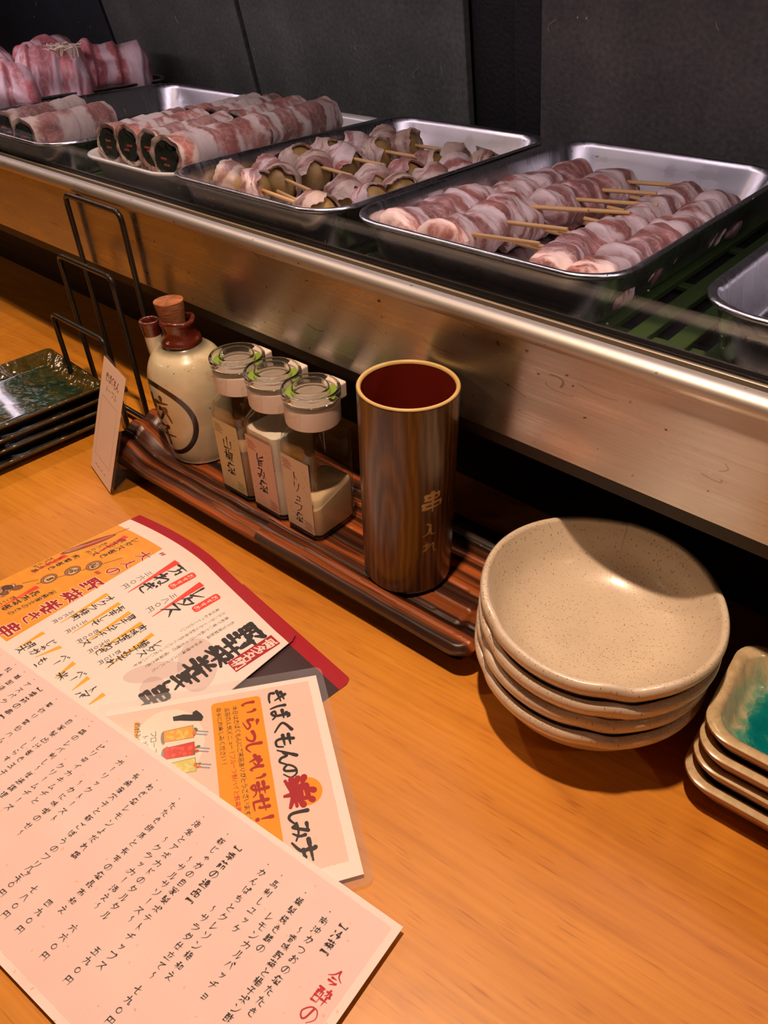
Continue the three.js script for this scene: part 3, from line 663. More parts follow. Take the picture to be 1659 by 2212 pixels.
  // clear margin of the laminate
  const o = new THREE.Shape(), h = new THREE.Path(), rect = (s, x0, y0, x1, y1, r) => { s.moveTo(x0 + r, y0); s.lineTo(x1 - r, y0); s.quadraticCurveTo(x1, y0, x1, y0 + r); s.lineTo(x1, y1 - r); s.quadraticCurveTo(x1, y1, x1 - r, y1); s.lineTo(x0 + r, y1); s.quadraticCurveTo(x0, y1, x0, y1 - r); s.lineTo(x0, y0 + r); s.quadraticCurveTo(x0, y0, x0 + r, y0); };
  rect(o, -8, -5, 153.5, 155, 6); rect(h, -0.5, 0, 147.5, 149, 0.1); o.holes.push(h);
  const lg = new THREE.ExtrudeGeometry(o, { depth: 0.35, bevelEnabled: false, curveSegments: 8 }), lp = lg.attributes.position;
  for (let i = 0; i < lp.count; i++) { const q = at(skew(lp.getX(i), lp.getY(i)), lp.getY(i), lp.getZ(i) / 1000 - 0.0003); lp.setXYZ(i, ...q); }
  lg.computeVertexNormals();
  part('laminate_margin', lg, phys({ color: 0xffffff, transmission: 0.95, roughness: 0.14, thickness: 0, ior: 1.5 }), t).userData.label = 'clear laminate margin';
}
// ---------------------------------------------------------------- things on the counter
// surface of revolution with heights: profile [[radius, y], ...]; the middle of the texture (u = 0.5) looks towards angle `face` (0 = +z, turning to +x)
function revolve(profile, { n = 72, face = 0, y0, y1, wob } = {}) {
  y0 ??= Math.min(...profile.map((p) => p[1])); y1 ??= Math.max(...profile.map((p) => p[1]));
  const rows = profile.map(([r, y], i) => Array.from({ length: n + 1 }, (_, j) => { const a = face - PI + (j / n) * 2 * PI; let R = Math.max(r, 1e-5), Y = y; if (wob) [R, Y] = wob(a, R, y, i); return [R * Math.sin(a), Y, R * Math.cos(a)]; }));
  return grid(rows, { uv: (i, j, p) => [j / n, (p[1] - y0) / (y1 - y0)] });
}
const smoothProfile = (pts, n = 40) => new THREE.SplineCurve(pts.map((p) => new THREE.Vector2(...p))).getPoints(n).map((p) => [p.x, p.y]);

{ // carved wooden tray
  const L = 0.445, D = 0.135, nx = 240, nz = 110, turn = 0.052, R = 0.016;
  const t = thing('wooden_tray', 'long dark carved wooden tray with ridged grain under the seasonings', 'tray', [-0.3975, 0, -0.3298], turn); t.scale.set(0.98, 1, 0.98);
  const edge = (x, z) => { const qx = Math.abs(x) - L / 2 + R, qz = Math.abs(z) - D / 2 + R; return R - (Math.hypot(Math.max(qx, 0), Math.max(qz, 0)) + Math.min(Math.max(qx, qz), 0)); }; // distance inside the outline
  const ridge = (x, z) => 0.0011 * fbm(x * 2.5 + 3, z * 150, 2, 3) + 0.0008 * (Math.abs(((z * 62 + 0.4 * noise(x * 3, z * 20)) % 1 + 1) % 1 - 0.5) < 0.07 ? -1 : 0);
  const height = (x, z) => {
    const e = edge(x, z); let h = 0.0312 + ridge(x, z) + 0.0014 * noise(x * 30, z * 6, 4);
    h -= 0.0028 * sstep(e, 0.017, 0.023) * 1 + 0.0016 * (1 - sstep(Math.abs(e - 0.0235), 0, 0.0016));
    const end = sstep(-x, L / 2 - 0.062, L / 2 - 0.018); h += 0.016 * end * (0.55 + 0.45 * Math.cos((z / D) * 2 * PI * 0.5)) + 0.002 * end * Math.sin(z * 260);
    return h - 0.004 * Math.pow(1 - sstep(e, 0, 0.006), 2);
  };
  const top = [], bot = [];
  for (let i = 0; i <= nz; i++) { top.push([]); bot.push([]); for (let j = 0; j <= nx; j++) {
    const s = (j / nx) * 2 - 1, q = (i / nz) * 2 - 1; let x = s * L / 2, z = q * D / 2; // square grid pulled in at the rounded corners
    const qx = Math.abs(x) - (L / 2 - R), qz = Math.abs(z) - (D / 2 - R);
    if (qx > 0 && qz > 0) { const m = Math.max(qx, qz), l = Math.hypot(qx, qz); x = Math.sign(x) * (L / 2 - R + qx * m / l); z = Math.sign(z) * (D / 2 - R + qz * m / l); }
    top[i].push([x, height(x, z), z]); const e = edge(x, z); bot[i].push([x - Math.sign(x) * 0.004 * (e < 0.002), 0.0182 - 0.002 * sstep(e, 0, 0.01), z - Math.sign(z) * 0.003 * (e < 0.002)]);
  } }
  const rim = []; for (let j = 0; j <= nx; j++) rim.push([0, j]); for (let i = 1; i <= nz; i++) rim.push([i, nx]); for (let j = nx - 1; j >= 0; j--) rim.push([nz, j]); for (let i = nz - 1; i >= 0; i--) rim.push([i, 0]);
  const g = merge([grid(top, { flip: true }), grid(bot), grid([rim.map(([i, j]) => top[i][j]), rim.map(([i, j]) => bot[i][j])])]);
  planarUV(g, 0.45, 0.15);
  const wood = field(1024, 1024, (u, v) => {
    const z = v * 0.15, x = u * 0.45, a = fbm(x * 3 + 5, z * 95, 2, 4), b = fbm(x * 5, z * 420, 7, 3), k = clamp(0.46 + 1.35 * a + 0.25 * b, 0, 1);
    return mixc([0.10, 0.05, 0.035], k > 0.55 ? [0.74, 0.38, 0.15] : [0.56, 0.28, 0.12], Math.pow(k, 1.15));
  });
  part('board', g, std({ map: wood, roughness: 0.38 }), t);
  for (const x of [-0.15, 0.15]) part('foot', rbox(0.02, 0.0170, 0.1, 0.002, x, 0.0085, 0), matDarkWood, t);
}
const TRAY_Y = 0.0295;
{ // bamboo skewer cup
  const face = 40 * PI / 180, t = thing('skewer_cup', 'tall brown wood grained cup with gold rim and dark red inside', 'cup', [-0.2695, TRAY_Y, -0.3210]);
  const R = 0.0348, h = 0.1655;
  const c = canvas(1024, 1024, (c, w, hh) => {
    const im = c.createImageData(w, hh), K = (u, v) => {
      const x = (u - 0.43) * 2, y = v, cath = Math.hypot(x * 5.2, Math.max(0, 0.78 - y) * 0.9) + 0.25 * fbm(u * 5, y * 2.2, 4), ring = 0.5 + 0.5 * Math.sin(cath * 26 + 3 * fbm(u * 9, y * 3, 8)), f = fbm(u * 150, y * 5, 2, 3), g = 0.5 + 0.5 * fbm(u * 34, y * 1.6, 1, 3);
      let k = mixc([0.20, 0.115, 0.05], [0.52, 0.345, 0.125], clamp(0.08 + 0.42 * ring + 0.6 * (g - 0.3) + 0.5 * f, 0, 1));
      return k;
    };
    for (let y = 0; y < hh; y++) for (let x = 0; x < w; x++) { const k = K(x / w, y / hh), o = (y * w + x) * 4; im.data[o] = 255 * clamp(k[0], 0, 1); im.data[o + 1] = 255 * clamp(k[1], 0, 1); im.data[o + 2] = 255 * clamp(k[2], 0, 1); im.data[o + 3] = 255; }
    c.putImageData(im, 0, 0);
    const sx = (h / (2 * PI * R)) , s = { w: 0.1, brush: 0.8, color: 'rgba(196,160,104,.88)', sx: sx * 0.92 };
    drawChar(c, '串', 594, 470, 112, s); c.globalAlpha = 0.75; c.globalAlpha = 0.55; drawChar(c, '入', 588, 622, 74, s); c.globalAlpha = 0.4; drawChar(c, 'れ', 592, 725, 74, s); c.globalAlpha = 1;
  });
  part('body', revolve([[0, 0], [R - 0.004, 0.0002], [R - 0.001, 0.0015], [R, 0.005], [R, 0.06], [R, 0.12], [R, h - 0.0015], [R - 0.0005, h - 0.0008]], { face, y0: 0, y1: h }), phys({ map: tex(c), roughness: 0.34, clearcoat: 0.5, clearcoatRoughness: 0.18 }), t);
  part('rim', revolve([[R - 0.0004, h - 0.0012], [R + 0.0001, h - 0.0006], [R - 0.0006, h + 0.0004], [R - 0.0019, h + 0.0005], [R - 0.0028, h - 0.0004], [R - 0.0030, h - 0.0016]]), std({ color: lin(0.58, 0.40, 0.14), roughness: 0.4 }), t);
  part('lining', revolve([[R - 0.0029, h - 0.0012], [R - 0.0030, 0.1], [R - 0.0031, 0.008], [R - 0.005, 0.0055], [0, 0.0053]]), phys({ color: lin(0.20, 0.016, 0.006), roughness: 0.35, clearcoat: 0.3 }), t);
}
// ---- shaker jars
function rectSections(list, n = 7) {                    // list of [w, d, cornerRadius, y]
  const rows = list.map(([w, d, r, y]) => ringPts(w, d, Math.min(r, w / 2 - 1e-5, d / 2 - 1e-5), n).map(([x, z]) => [x, y, z]));
  return grid(rows, { wrap: true, flip: true, uv: (i, j, p) => [p[0] / 0.05 + 0.5, p[1] / 0.1] });
}
const glassThin = phys({ color: lin(0.97, 0.98, 0.97), transmission: 1, thickness: 0, roughness: 0.02, ior: 1.5 });
const clearPlastic = phys({ color: lin(0.98, 0.98, 0.97), transmission: 1, thickness: 0, roughness: 0.03, ior: 1.5 });
const lidGlass = phys({ color: lin(0.97, 0.97, 0.95), transmission: 1, thickness: 0.002, roughness: 0.03, ior: 1.46 });
const whitePlastic = phys({ color: lin(0.80, 0.70, 0.62), roughness: 0.36, clearcoat: 0.15 });
const JW = 0.0415, JD = 0.050;
function jar(text, paper, wash, salt, label, fill, pos, turn) {
  const t = thing('shaker_jar', label, 'jar', pos, turn, 'square glass shaker jars on the wooden tray');
  part('glass', rectSections([[0.002, 0.002, 0.001, 0.0012], [JW - 0.008, JD - 0.008, 0.006, 0.0006], [JW - 0.003, JD - 0.003, 0.0075, 0.001], [JW, JD, 0.008, 0.0035], [JW, JD, 0.008, 0.05], [JW, JD, 0.008, 0.082], [JW - 0.002, JD - 0.002, 0.0095, 0.089], [JW - 0.005, JD - 0.008, 0.014, 0.094], [0.0375, 0.0385, 0.018, 0.0975], [0.036, 0.036, 0.018, 0.1], [0.036, 0.036, 0.018, 0.107]]), glassThin, t);
  part('inner_glass', rectSections([[JW - 0.0026, JD - 0.0026, 0.0068, 0.05], [JW - 0.0026, JD - 0.0026, 0.0068, 0.081], [JW - 0.005, JD - 0.005, 0.0082, 0.0875], [JW - 0.0085, JD - 0.011, 0.0125, 0.0918], [0.0335, 0.0345, 0.016, 0.0955], [0.032, 0.032, 0.016, 0.1]]), glassThin, t);
  part('base', rectSections([[0.001, 0.001, 0.0005, 0.0028], [JW - 0.006, JD - 0.006, 0.006, 0.0026], [JW - 0.0035, JD - 0.0035, 0.007, 0.0018], [JW - 0.006, JD - 0.006, 0.006, 0.0009], [0.001, 0.001, 0.0005, 0.0009]]), std({ color: lin(0.05, 0.045, 0.04), roughness: 0.2 }), t);
  { // contents with a heaped, tilted top
    const w = JW - 0.003, d = JD - 0.003, rows = [[0.001, 0.001, 0.0005, 0.0032], [w - 0.004, d - 0.004, 0.006, 0.0032], [w, d, 0.007, 0.006], [w, d, 0.007, 1], [w - 0.004, d - 0.004, 0.006, 1.0], [w * 0.7, d * 0.7, 0.006, 1.02], [w * 0.4, d * 0.4, 0.004, 1.03], [0.001, 0.001, 0.0005, 1.03]]
      .map(([a, b, r, y]) => ringPts(a, b, Math.max(r, 0.0004), 7).map(([x, z]) => [x, y < 0.5 ? y : fill(x, z) + (y - 1) * 0.1 + 0.0012 * fbm(x * 130, z * 130, 3), z]));
    part('contents', grid(rows, { wrap: true, flip: true, uv: (i, j, p) => [p[0] / 0.03, (p[1] + p[2]) / 0.03] }), std({ map: salt, roughness: 0.95 }), t);
  }
  const c = canvas(320, 640, (c, w, h) => {
    c.fillStyle = paper; c.fillRect(0, 0, w, h);
    c.strokeStyle = wash; c.lineCap = 'round';
    for (const [x, y] of [[10, 40], [200, 540]]) for (let i = 0; i < 5; i++) { c.lineWidth = 12; c.globalAlpha = 0.55; c.beginPath(); c.moveTo(x + (i % 2) * 14 + rr(0, 10), y + i * 17); c.lineTo(x + 80 + (i % 3) * 16, y + i * 17 + 8); c.stroke(); }
    c.lineWidth = 3; c.globalAlpha = 0.5; for (const [x, y] of [[230, 90], [200, 190], [20, 430], [60, 520]]) { c.beginPath(); c.moveTo(x, y); c.bezierCurveTo(x + 60, y - 30, x + 70, y + 50, x + 24, y + 36); c.bezierCurveTo(x + 40, y + 70, x + 90, y + 90, x + 110, y + 130); c.stroke(); }
    c.globalAlpha = 1;
    const n = text.length, y0 = n > 3 ? 165 : 185, pitch = n > 3 ? 92 : 122; column(c, text, 150, y0, pitch, n > 3 ? 88 : 112, { w: 0.085, brush: 0.9, color: '#1d1a18', slant: 0.08 });
  });
  const lw = 0.0325, lh = 0.069, rows = [0, 1].map((i) => Array.from({ length: 13 }, (_, j) => { const x = (j / 12 - 0.5) * lw; return [x, 0.007 + lh * i, JD / 2 + 0.0003]; }));
  part('label', grid(rows), std({ map: tex(c), roughness: 0.7 }), t);
  const cy = 0.1005;
  part('collar', revolve([[0.019, cy], [0.0222, cy], [0.0226, cy + 0.0006], [0.0228, cy + 0.015], [0.0224, cy + 0.0165], [0.0215, cy + 0.017], [0.0212, cy + 0.0195], [0.0195, cy + 0.02]]), whitePlastic, t);
  part('hinge', rbox(0.017, 0.0135, 0.012, 0.0018, 0, cy + 0.0145, -0.0262), whitePlastic, t);
  part('sifter', revolve([[0.0197, cy + 0.0195], [0.014, cy + 0.0198], [0.0132, cy + 0.0192], [0, cy + 0.0192]], { n: 48 }), std({ color: lin(0.30, 0.25, 0.20), roughness: 0.6 }), t);
  const arc = (a) => new THREE.RingGeometry(0.0156, 0.0206, 30, 1, a - 0.62, 1.24).rotateX(-PI / 2).translate(0, cy + 0.0222, 0);
  part('seal', merge([arc(0.74), arc(0.74 + PI), revolve([[0.0211, cy + 0.0190], [0.0226, cy + 0.0194], [0.0211, cy + 0.0200]])]), std({ color: lin(0.22, 0.36, 0.02), roughness: 0.5 }), t);
  const ring = (r0, r1, y0, y1) => revolve([[r0, y0 + 0.0006], [r0 + 0.0006, y0], [r1 - 0.0006, y0], [r1, y0 + 0.0007], [r1, y1 - 0.001], [r1 - 0.0009, y1], [r0 + 0.0005, y1], [r0, y1 - 0.0006], [r0, y0 + 0.0006]].map(([r, y]) => [r, cy + y]));
  const lid = part('lid', merge([ring(0.0210, 0.0237, 0.0201, 0.0268), ring(0.0138, 0.0152, 0.0226, 0.0278)]), lidGlass, t);
  part('window', merge([revolve([[0.0138, cy + 0.0248], [0.0001, cy + 0.0248]]), revolve([[0.0212, cy + 0.0258], [0.0150, cy + 0.0264]])]), clearPlastic, lid);
  const tab = new THREE.Shape(); tab.moveTo(-0.0085, 0); tab.lineTo(-0.0085, 0.006); tab.lineTo(-0.006, 0.0085); tab.lineTo(0.006, 0.0085); tab.lineTo(0.0085, 0.006); tab.lineTo(0.0085, 0); tab.closePath();
  part('tab', new THREE.ExtrudeGeometry(tab, { depth: 0.004, bevelEnabled: true, bevelSize: 0.0005, bevelThickness: 0.0005, bevelSegments: 2 }).rotateX(PI / 2).translate(0, cy + 0.0185, 0.0205), clearPlastic, t);
  t.scale.set(0.977, 1.04, 0.977);
  return t;
}
{
  const grain = (a, b) => field(256, 256, (u, v) => mixc(a, b, clamp(0.5 + 0.9 * fbm(u * 60, v * 60, 3, 3), 0, 1)));
  jar('山椒塩', '#d8c08f', '#7d7a5a', grain([0.50, 0.38, 0.25], [0.72, 0.58, 0.42]), 'square shaker jar with tan label and brownish pepper salt, next to the bottle', (x, z) => 0.050 + 0.06 * x, [-0.4487, TRAY_Y, -0.3150], 0.03);
  jar('旨み塩', '#dfb49a', '#b25b45', grain([0.90, 0.86, 0.80], [0.97, 0.94, 0.90]), 'square shaker jar with salmon pink label nearly full of white salt, middle of three', (x, z) => 0.079 + 0.05 * z, [-0.4057, TRAY_Y, -0.3160], 0.02);
  jar('トリュフ塩', '#d9bd9c', '#8f5a66', grain([0.80, 0.68, 0.52], [0.95, 0.86, 0.72]), 'square shaker jar with beige label half full of cream salt, next to the cup', (x, z) => 0.036 - 0.28 * z + 0.10 * x - 4 * z * z, [-0.3628, TRAY_Y, -0.3167], 0.02);
}
{ // stoneware sauce bottle
  const t = thing('sauce_bottle', 'cream stoneware bottle with cork, red brown neck and black circle lettering', 'bottle', [-0.5376, TRAY_Y, -0.3205]); t.scale.set(0.977, 0.962, 0.977);
  const P = smoothProfile([[0, 0], [0.028, 0.0006], [0.0318, 0.004], [0.035, 0.028], [0.0378, 0.06], [0.0384, 0.078], [0.0368, 0.094], [0.0315, 0.107], [0.0235, 0.1145], [0.0182, 0.1185], [0.0172, 0.123]], 60), y1 = 0.123;
  const c = canvas(1024, 512, (c, w, h) => {
    const im = c.createImageData(w, h);
    for (let y = 0; y < h; y++) for (let x = 0; x < w; x++) { const k = 1 + 0.10 * fbm(x / 90, y / 60, 2), d = sstep(y / h, 0.035, 0.085), o = (y * w + x) * 4, q = mixc([0.42, 0.40, 0.33], [0.84, 0.79, 0.66], d); for (let i = 0; i < 3; i++) im.data[o + i] = 255 * clamp(q[i] * k, 0, 1); im.data[o + 3] = 255; }
    c.putImageData(im, 0, 0);
    for (let i = 0; i < 170; i++) { c.fillStyle = `rgba(70,42,22,${rr(0.35, 0.95)})`; const r = Math.pow(rnd(), 3) * 2.6 + 0.7; c.beginPath(); c.ellipse(rnd() * w, h * (0.1 + 0.75 * rnd() * rnd()), r, r * rr(0.8, 1.4), 0, 0, 7); c.fill(); }
    const px = w / (2 * PI * 0.037), py = h / y1; // pixels per metre
    c.save(); c.translate(w * 0.5, h * 0.585); c.scale(px, py); c.strokeStyle = '#1c1614'; c.lineWidth = 0.0052; c.beginPath(); c.ellipse(0, 0, 0.0375, 0.0385, 0, 0, 7); c.stroke();
    drawChar(c, '餃', 0.001, -0.013, 0.029, { w: 0.11, brush: 0.7, color: '#1c1614' }); drawChar(c, '子', 0.001, 0.016, 0.027, { w: 0.11, brush: 0.7, color: '#1c1614' }); c.restore();
  });
  part('body', revolve(P, { n: 96, face: -4 * PI / 180, y0: 0, y1 }), phys({ map: tex(c), roughness: 0.3, clearcoat: 0.8, clearcoatRoughness: 0.08 }), t);
  const brown = phys({ map: field(128, 128, (u, v) => { const k = 1 + 0.5 * fbm(u * 6, v * 5, 3); return [0.36 * k, 0.13 * k, 0.075 * k]; }), roughness: 0.3, clearcoat: 0.9, clearcoatRoughness: 0.08 });
  part('neck', revolve(smoothProfile([[0.0168, 0.1185], [0.0188, 0.1195], [0.0186, 0.123], [0.0160, 0.127], [0.0152, 0.133], [0.0158, 0.1375], [0.0165, 0.1405], [0.0152, 0.1428], [0.0125, 0.1425], [0.012, 0.138]], 40), { wob: (a, r, y) => [r * (1 + 0.03 * Math.sin(2 * a + 1)), y + 0.0009 * Math.sin(3 * a)] }), brown, t);
  part('cork', revolve([[0.0112, 0.136], [0.0122, 0.146], [0.0136, 0.157], [0.0133, 0.1578], [0, 0.1582]]).rotateZ(0.05), std({ map: field(128, 128, (u, v) => { const k = 1 + 0.8 * fbm(u * 9, v * 30, 3); return [0.55 * k, 0.34 * k, 0.20 * k]; }), roughness: 0.9 }), t);
  // spout on the shoulder
  const s = part('spout', tube([[-0.020, 0.092, 0.012], [-0.0235, 0.108, 0.0135], [-0.0245, 0.128, 0.014]], 0.0078, 20, 20), phys({ color: lin(0.66, 0.60, 0.45), roughness: 0.3, clearcoat: 0.8, clearcoatRoughness: 0.08 }), t);
  part('spout_rim', revolve(smoothProfile([[0.0080, 0], [0.0084, 0.004], [0.0095, 0.0125], [0.0088, 0.0142], [0.0066, 0.0135], [0.0058, 0.006], [0, 0.005]], 24), { n: 32 }).translate(-0.0246, 0.1245, 0.014), brown, s);
}
{ // acrylic L stand with a paper card (its code is left blank)
  const turn = -Math.atan2(0.2172, 0.9761), t = thing('card_stand', 'clear acrylic stand holding a pale card, in front of the green plates', 'stand', [-0.6074, 0, -0.2384], turn);
  const w = 0.0627, h = 0.1145, back = 0.0455, L = Math.hypot(h, back), tilt = Math.atan2(back, h);
  const panel = rbox(w, L, 0.0022, 0.0008, 0, L / 2, 0); panel.rotateX(-tilt); part('panel', panel.translate(0, 0.001, 0), clearPlastic, t);
  part('foot', rbox(w, 0.0022, 0.058, 0.0008, 0, 0.0012, -0.029), phys({ color: lin(0.75, 0.75, 0.72), transmission: 1, thickness: 0, roughness: 0.08 }), t);
  const c = canvas(420, 840, (c, W, H) => {
    c.fillStyle = '#eccdb8'; c.fillRect(0, 0, W, H); c.strokeStyle = 'rgba(120,80,60,.25)'; c.lineWidth = 2; c.strokeRect(8, 8, W - 16, H - 16);
    row(c, 'きばくもん', 110, 110, 50, 58, { w: 0.11, brush: 0.7, color: '#6b4436' }); row(c, 'テーブル', 130, 192, 54, 44, { w: 0.09, brush: 0.2, color: '#7a5444' });
    c.strokeStyle = 'rgba(90,60,50,.5)'; c.lineWidth = 3; c.strokeRect(60, 258, W - 120, 430);
    c.fillStyle = 'rgba(110,75,60,.5)'; for (const x of [90, 140, 200, 265]) c.fillRect(x, 752, 36, 8);
  });
  const card = rbox(w - 0.003, L - 0.004, 0.0005, 0.0002, 0, L / 2, 0); card.translate(0, 0, 0.0018).rotateX(-tilt).translate(0, 0.001, 0);
  { const p = card.attributes.position, uv = card.attributes.uv; for (let i = 0; i < p.count; i++) uv.setXY(i, p.getX(i) / (w - 0.003) + 0.5, (p.getY(i) - 0.001) / h); }
  part('card', card, std({ map: tex(c), roughness: 0.6 }), t);
}
{ // black wire rack of three hoops
  const t = thing('wire_rack', 'black wire rack of three stepped hoops against the steel ledge', 'rack'), m = phys({ color: lin(0.012, 0.010, 0.009), roughness: 0.35, clearcoat: 0.3 }), x0 = -0.752, x1 = -0.650, r = 0.0029;
  for (const [z, y] of [[-0.3515, 0.229], [-0.3265, 0.1745], [-0.301, 0.119]]) part('hoop', polyTube([[x0, r, z], [x0, y, z], [x1, y, z], [x1, r, z]], r, 0.009), m, t);
  for (const x of [x0, x1]) part('runner', polyTube([[x, r, -0.36], [x, r, -0.29]], r, 0.005), m, t);
  part('crossbar', polyTube([[x0, 0.012, -0.3265], [x1, 0.012, -0.3265]], r, 0.005), m, t);
}
{ // stack of four long green glazed plates
  const w = 0.135, d = 0.235, glaze = canvas(512, 768, (c, W, H) => {
    c.fillStyle = '#4a3d14'; c.fillRect(0, 0, W, H);
    for (let i = 0; i < 1500; i++) { const x = rnd() * W, y = rnd() * H; c.fillStyle = ['rgba(86,68,26,.25)', 'rgba(40,44,16,.3)', 'rgba(96,78,34,.2)'][i % 3]; c.beginPath(); c.ellipse(x, y, rr(2, 18), rr(2, 12), rnd() * 3, 0, 7); c.fill(); }
    for (let i = 0; i < 900; i++) { const x = W * (0.5 + rr(-0.36, 0.36)), y = H * (0.5 + rr(-0.40, 0.40)), k = ['rgba(16,52,42,.35)', 'rgba(20,70,66,.30)', 'rgba(34,58,26,.3)', 'rgba(14,40,34,.35)', 'rgba(96,92,44,.16)'][i % 5]; c.fillStyle = k; c.beginPath(); c.ellipse(x, y, rr(4, 36), rr(4, 26), rnd() * 3, 0, 7); c.fill(); }
  });
  const topM = phys({ map: tex(glaze), roughness: 0.16, clearcoat: 1, clearcoatRoughness: 0.04, bumpMap: field(256, 256, (u, v) => 0.5 + 0.5 * fbm(u * 9, v * 14, 3, 3), false), bumpScale: 0.0045 }), under = phys({ color: lin(0.022, 0.011, 0.008), roughness: 0.3, clearcoat: 0.7, clearcoatRoughness: 0.12 });
  const warp = (x, y, z) => [x + 0.0012 * noise(z * 30, y * 40, 1), y + (y > 0.006 ? 0.0012 * noise(x * 22, z * 16, 3) : 0), z + 0.0012 * noise(x * 30, 5, y * 40)];
  const base = thing('plate', 'glossy green glazed oblong plate, top of the stack at left', 'plate', [-0.7585, 0.0393, -0.194], -0.035, 'stack of green plates');
  part('body', rectVessel(w, d, [[0.014, 0, 0.012], [0.012, 0.0005, 0.012], [0.001, 0.0105, 0.006], [0.0004, 0.0125, 0.006]], 5, warp, [1, 0]), under, base);
  part('glaze', rectVessel(w, d, [[0.0004, 0.0125, 0.006], [0.001, 0.0138, 0.006], [0.0026, 0.0136, 0.006], [0.016, 0.0062, 0.007], [0.024, 0.0052, 0.01]], 5, warp, [0, 1]), topM, base);
  for (let i = 0; i < 3; i++) copyOf(base, [-0.7585 + [0.001, -0.0015, 0.0005][i], 0.0393 - 0.0131 * (i + 1), -0.194 + [0.001, 0.0005, -0.001][i]], -0.035 + [0.012, -0.01, 0.006][i], ['green glazed oblong plate with dark brown side, second from the top of its stack', 'dark brown sided oblong plate, third from the top of its stack', 'lowest oblong plate of the dark stack, lying on the counter'][i]);
}
{ // stack of four cream bowls
  const speck = field(1024, 1024, (u, v) => { // fine iron specks in a cream glaze, with patches that carry more of them
    const patch = 0.30 + 0.30 * fbm(u * 3, v * 3, 8, 2), s = noise(u * 230, v * 230, 2) + 0.35 * noise(u * 90, v * 90, 5), d = sstep(s, 0.56 - patch * 0.5, 0.74 - patch * 0.5), k = 1 + 0.05 * fbm(u * 6, v * 6, 1);
    return mixc([0.85 * k, 0.79 * k, 0.70 * k], [0.50, 0.40, 0.30], 0.75 * d);
  });
  const m = phys({ map: speck, roughness: 0.36, clearcoat: 0.5, clearcoatRoughness: 0.2 });
  const P = smoothProfile([[0.0, 0.0035], [0.024, 0.003], [0.0265, 0], [0.029, 0], [0.031, 0.004], [0.045, 0.0085], [0.0615, 0.0215], [0.0698, 0.0355], [0.0718, 0.0405], [0.0752, 0.0440], [0.0770, 0.0485], [0.0772, 0.0525], [0.0755, 0.0552], [0.0725, 0.0545], [0.0700, 0.0490], [0.0605, 0.0300], [0.045, 0.0190], [0.025, 0.0158], [0, 0.0150]], 90);
  // hand-thrown rim: two pinched notches at the front and a slow wave
  const wob = (a, r, y) => { const k = sstep(y, 0.02, 0.054) * sstep(r, 0.03, 0.07), n = Math.exp(-Math.pow((a - 0.51) / 0.13, 2)), n2 = Math.exp(-Math.pow((a + 0.84) / 0.10, 2)), n3 = Math.exp(-Math.pow((a + PI - 0.2) / 0.3, 2)); return [r * (1 + k * (0.012 * Math.sin(2 * a + 0.6) - 0.034 * n - 0.028 * n2 - 0.012 * n3)), y + k * (-0.0050 * n - 0.0032 * n2 + 0.0016 * Math.exp(-Math.pow((a - 0.28) / 0.12, 2)) + 0.0012 * Math.sin(3 * a))]; };
  const t = thing('bowl', 'wide cream speckled bowl on top of the bowl stack', 'bowl', [-0.1118, 0.0465, -0.3245], 0.25, 'stack of cream bowls');
  const bg = revolve(P, { n: 128, wob }), bu = bg.attributes.uv, bp = bg.attributes.position, from = P.reduce((b, p, i) => (p[0] > P[b][0] ? i : b), 0) * 129;
  for (let i = 0; i < bu.count; i++) i >= from ? bu.setXY(i, bp.getX(i) / 0.21, bp.getZ(i) / 0.21) : bu.setXY(i, 2 * bu.getX(i), 0.3 * bu.getY(i));
  part('body', bg, m, t);
  [['cream bowl directly under the top bowl, only its edge showing', 0.31], ['third cream bowl down, its rim edge showing between its neighbours', 0.15], ['bottom cream bowl of the stack, its rounded side showing', 0.22]].forEach(([l, a], i) => copyOf(t, [-0.1118 + [0.0006, -0.0005, 0][i], 0.0465 - 0.0155 * (i + 1), -0.3245 + [0.0008, 0, 0.001][i]], a, l));
}
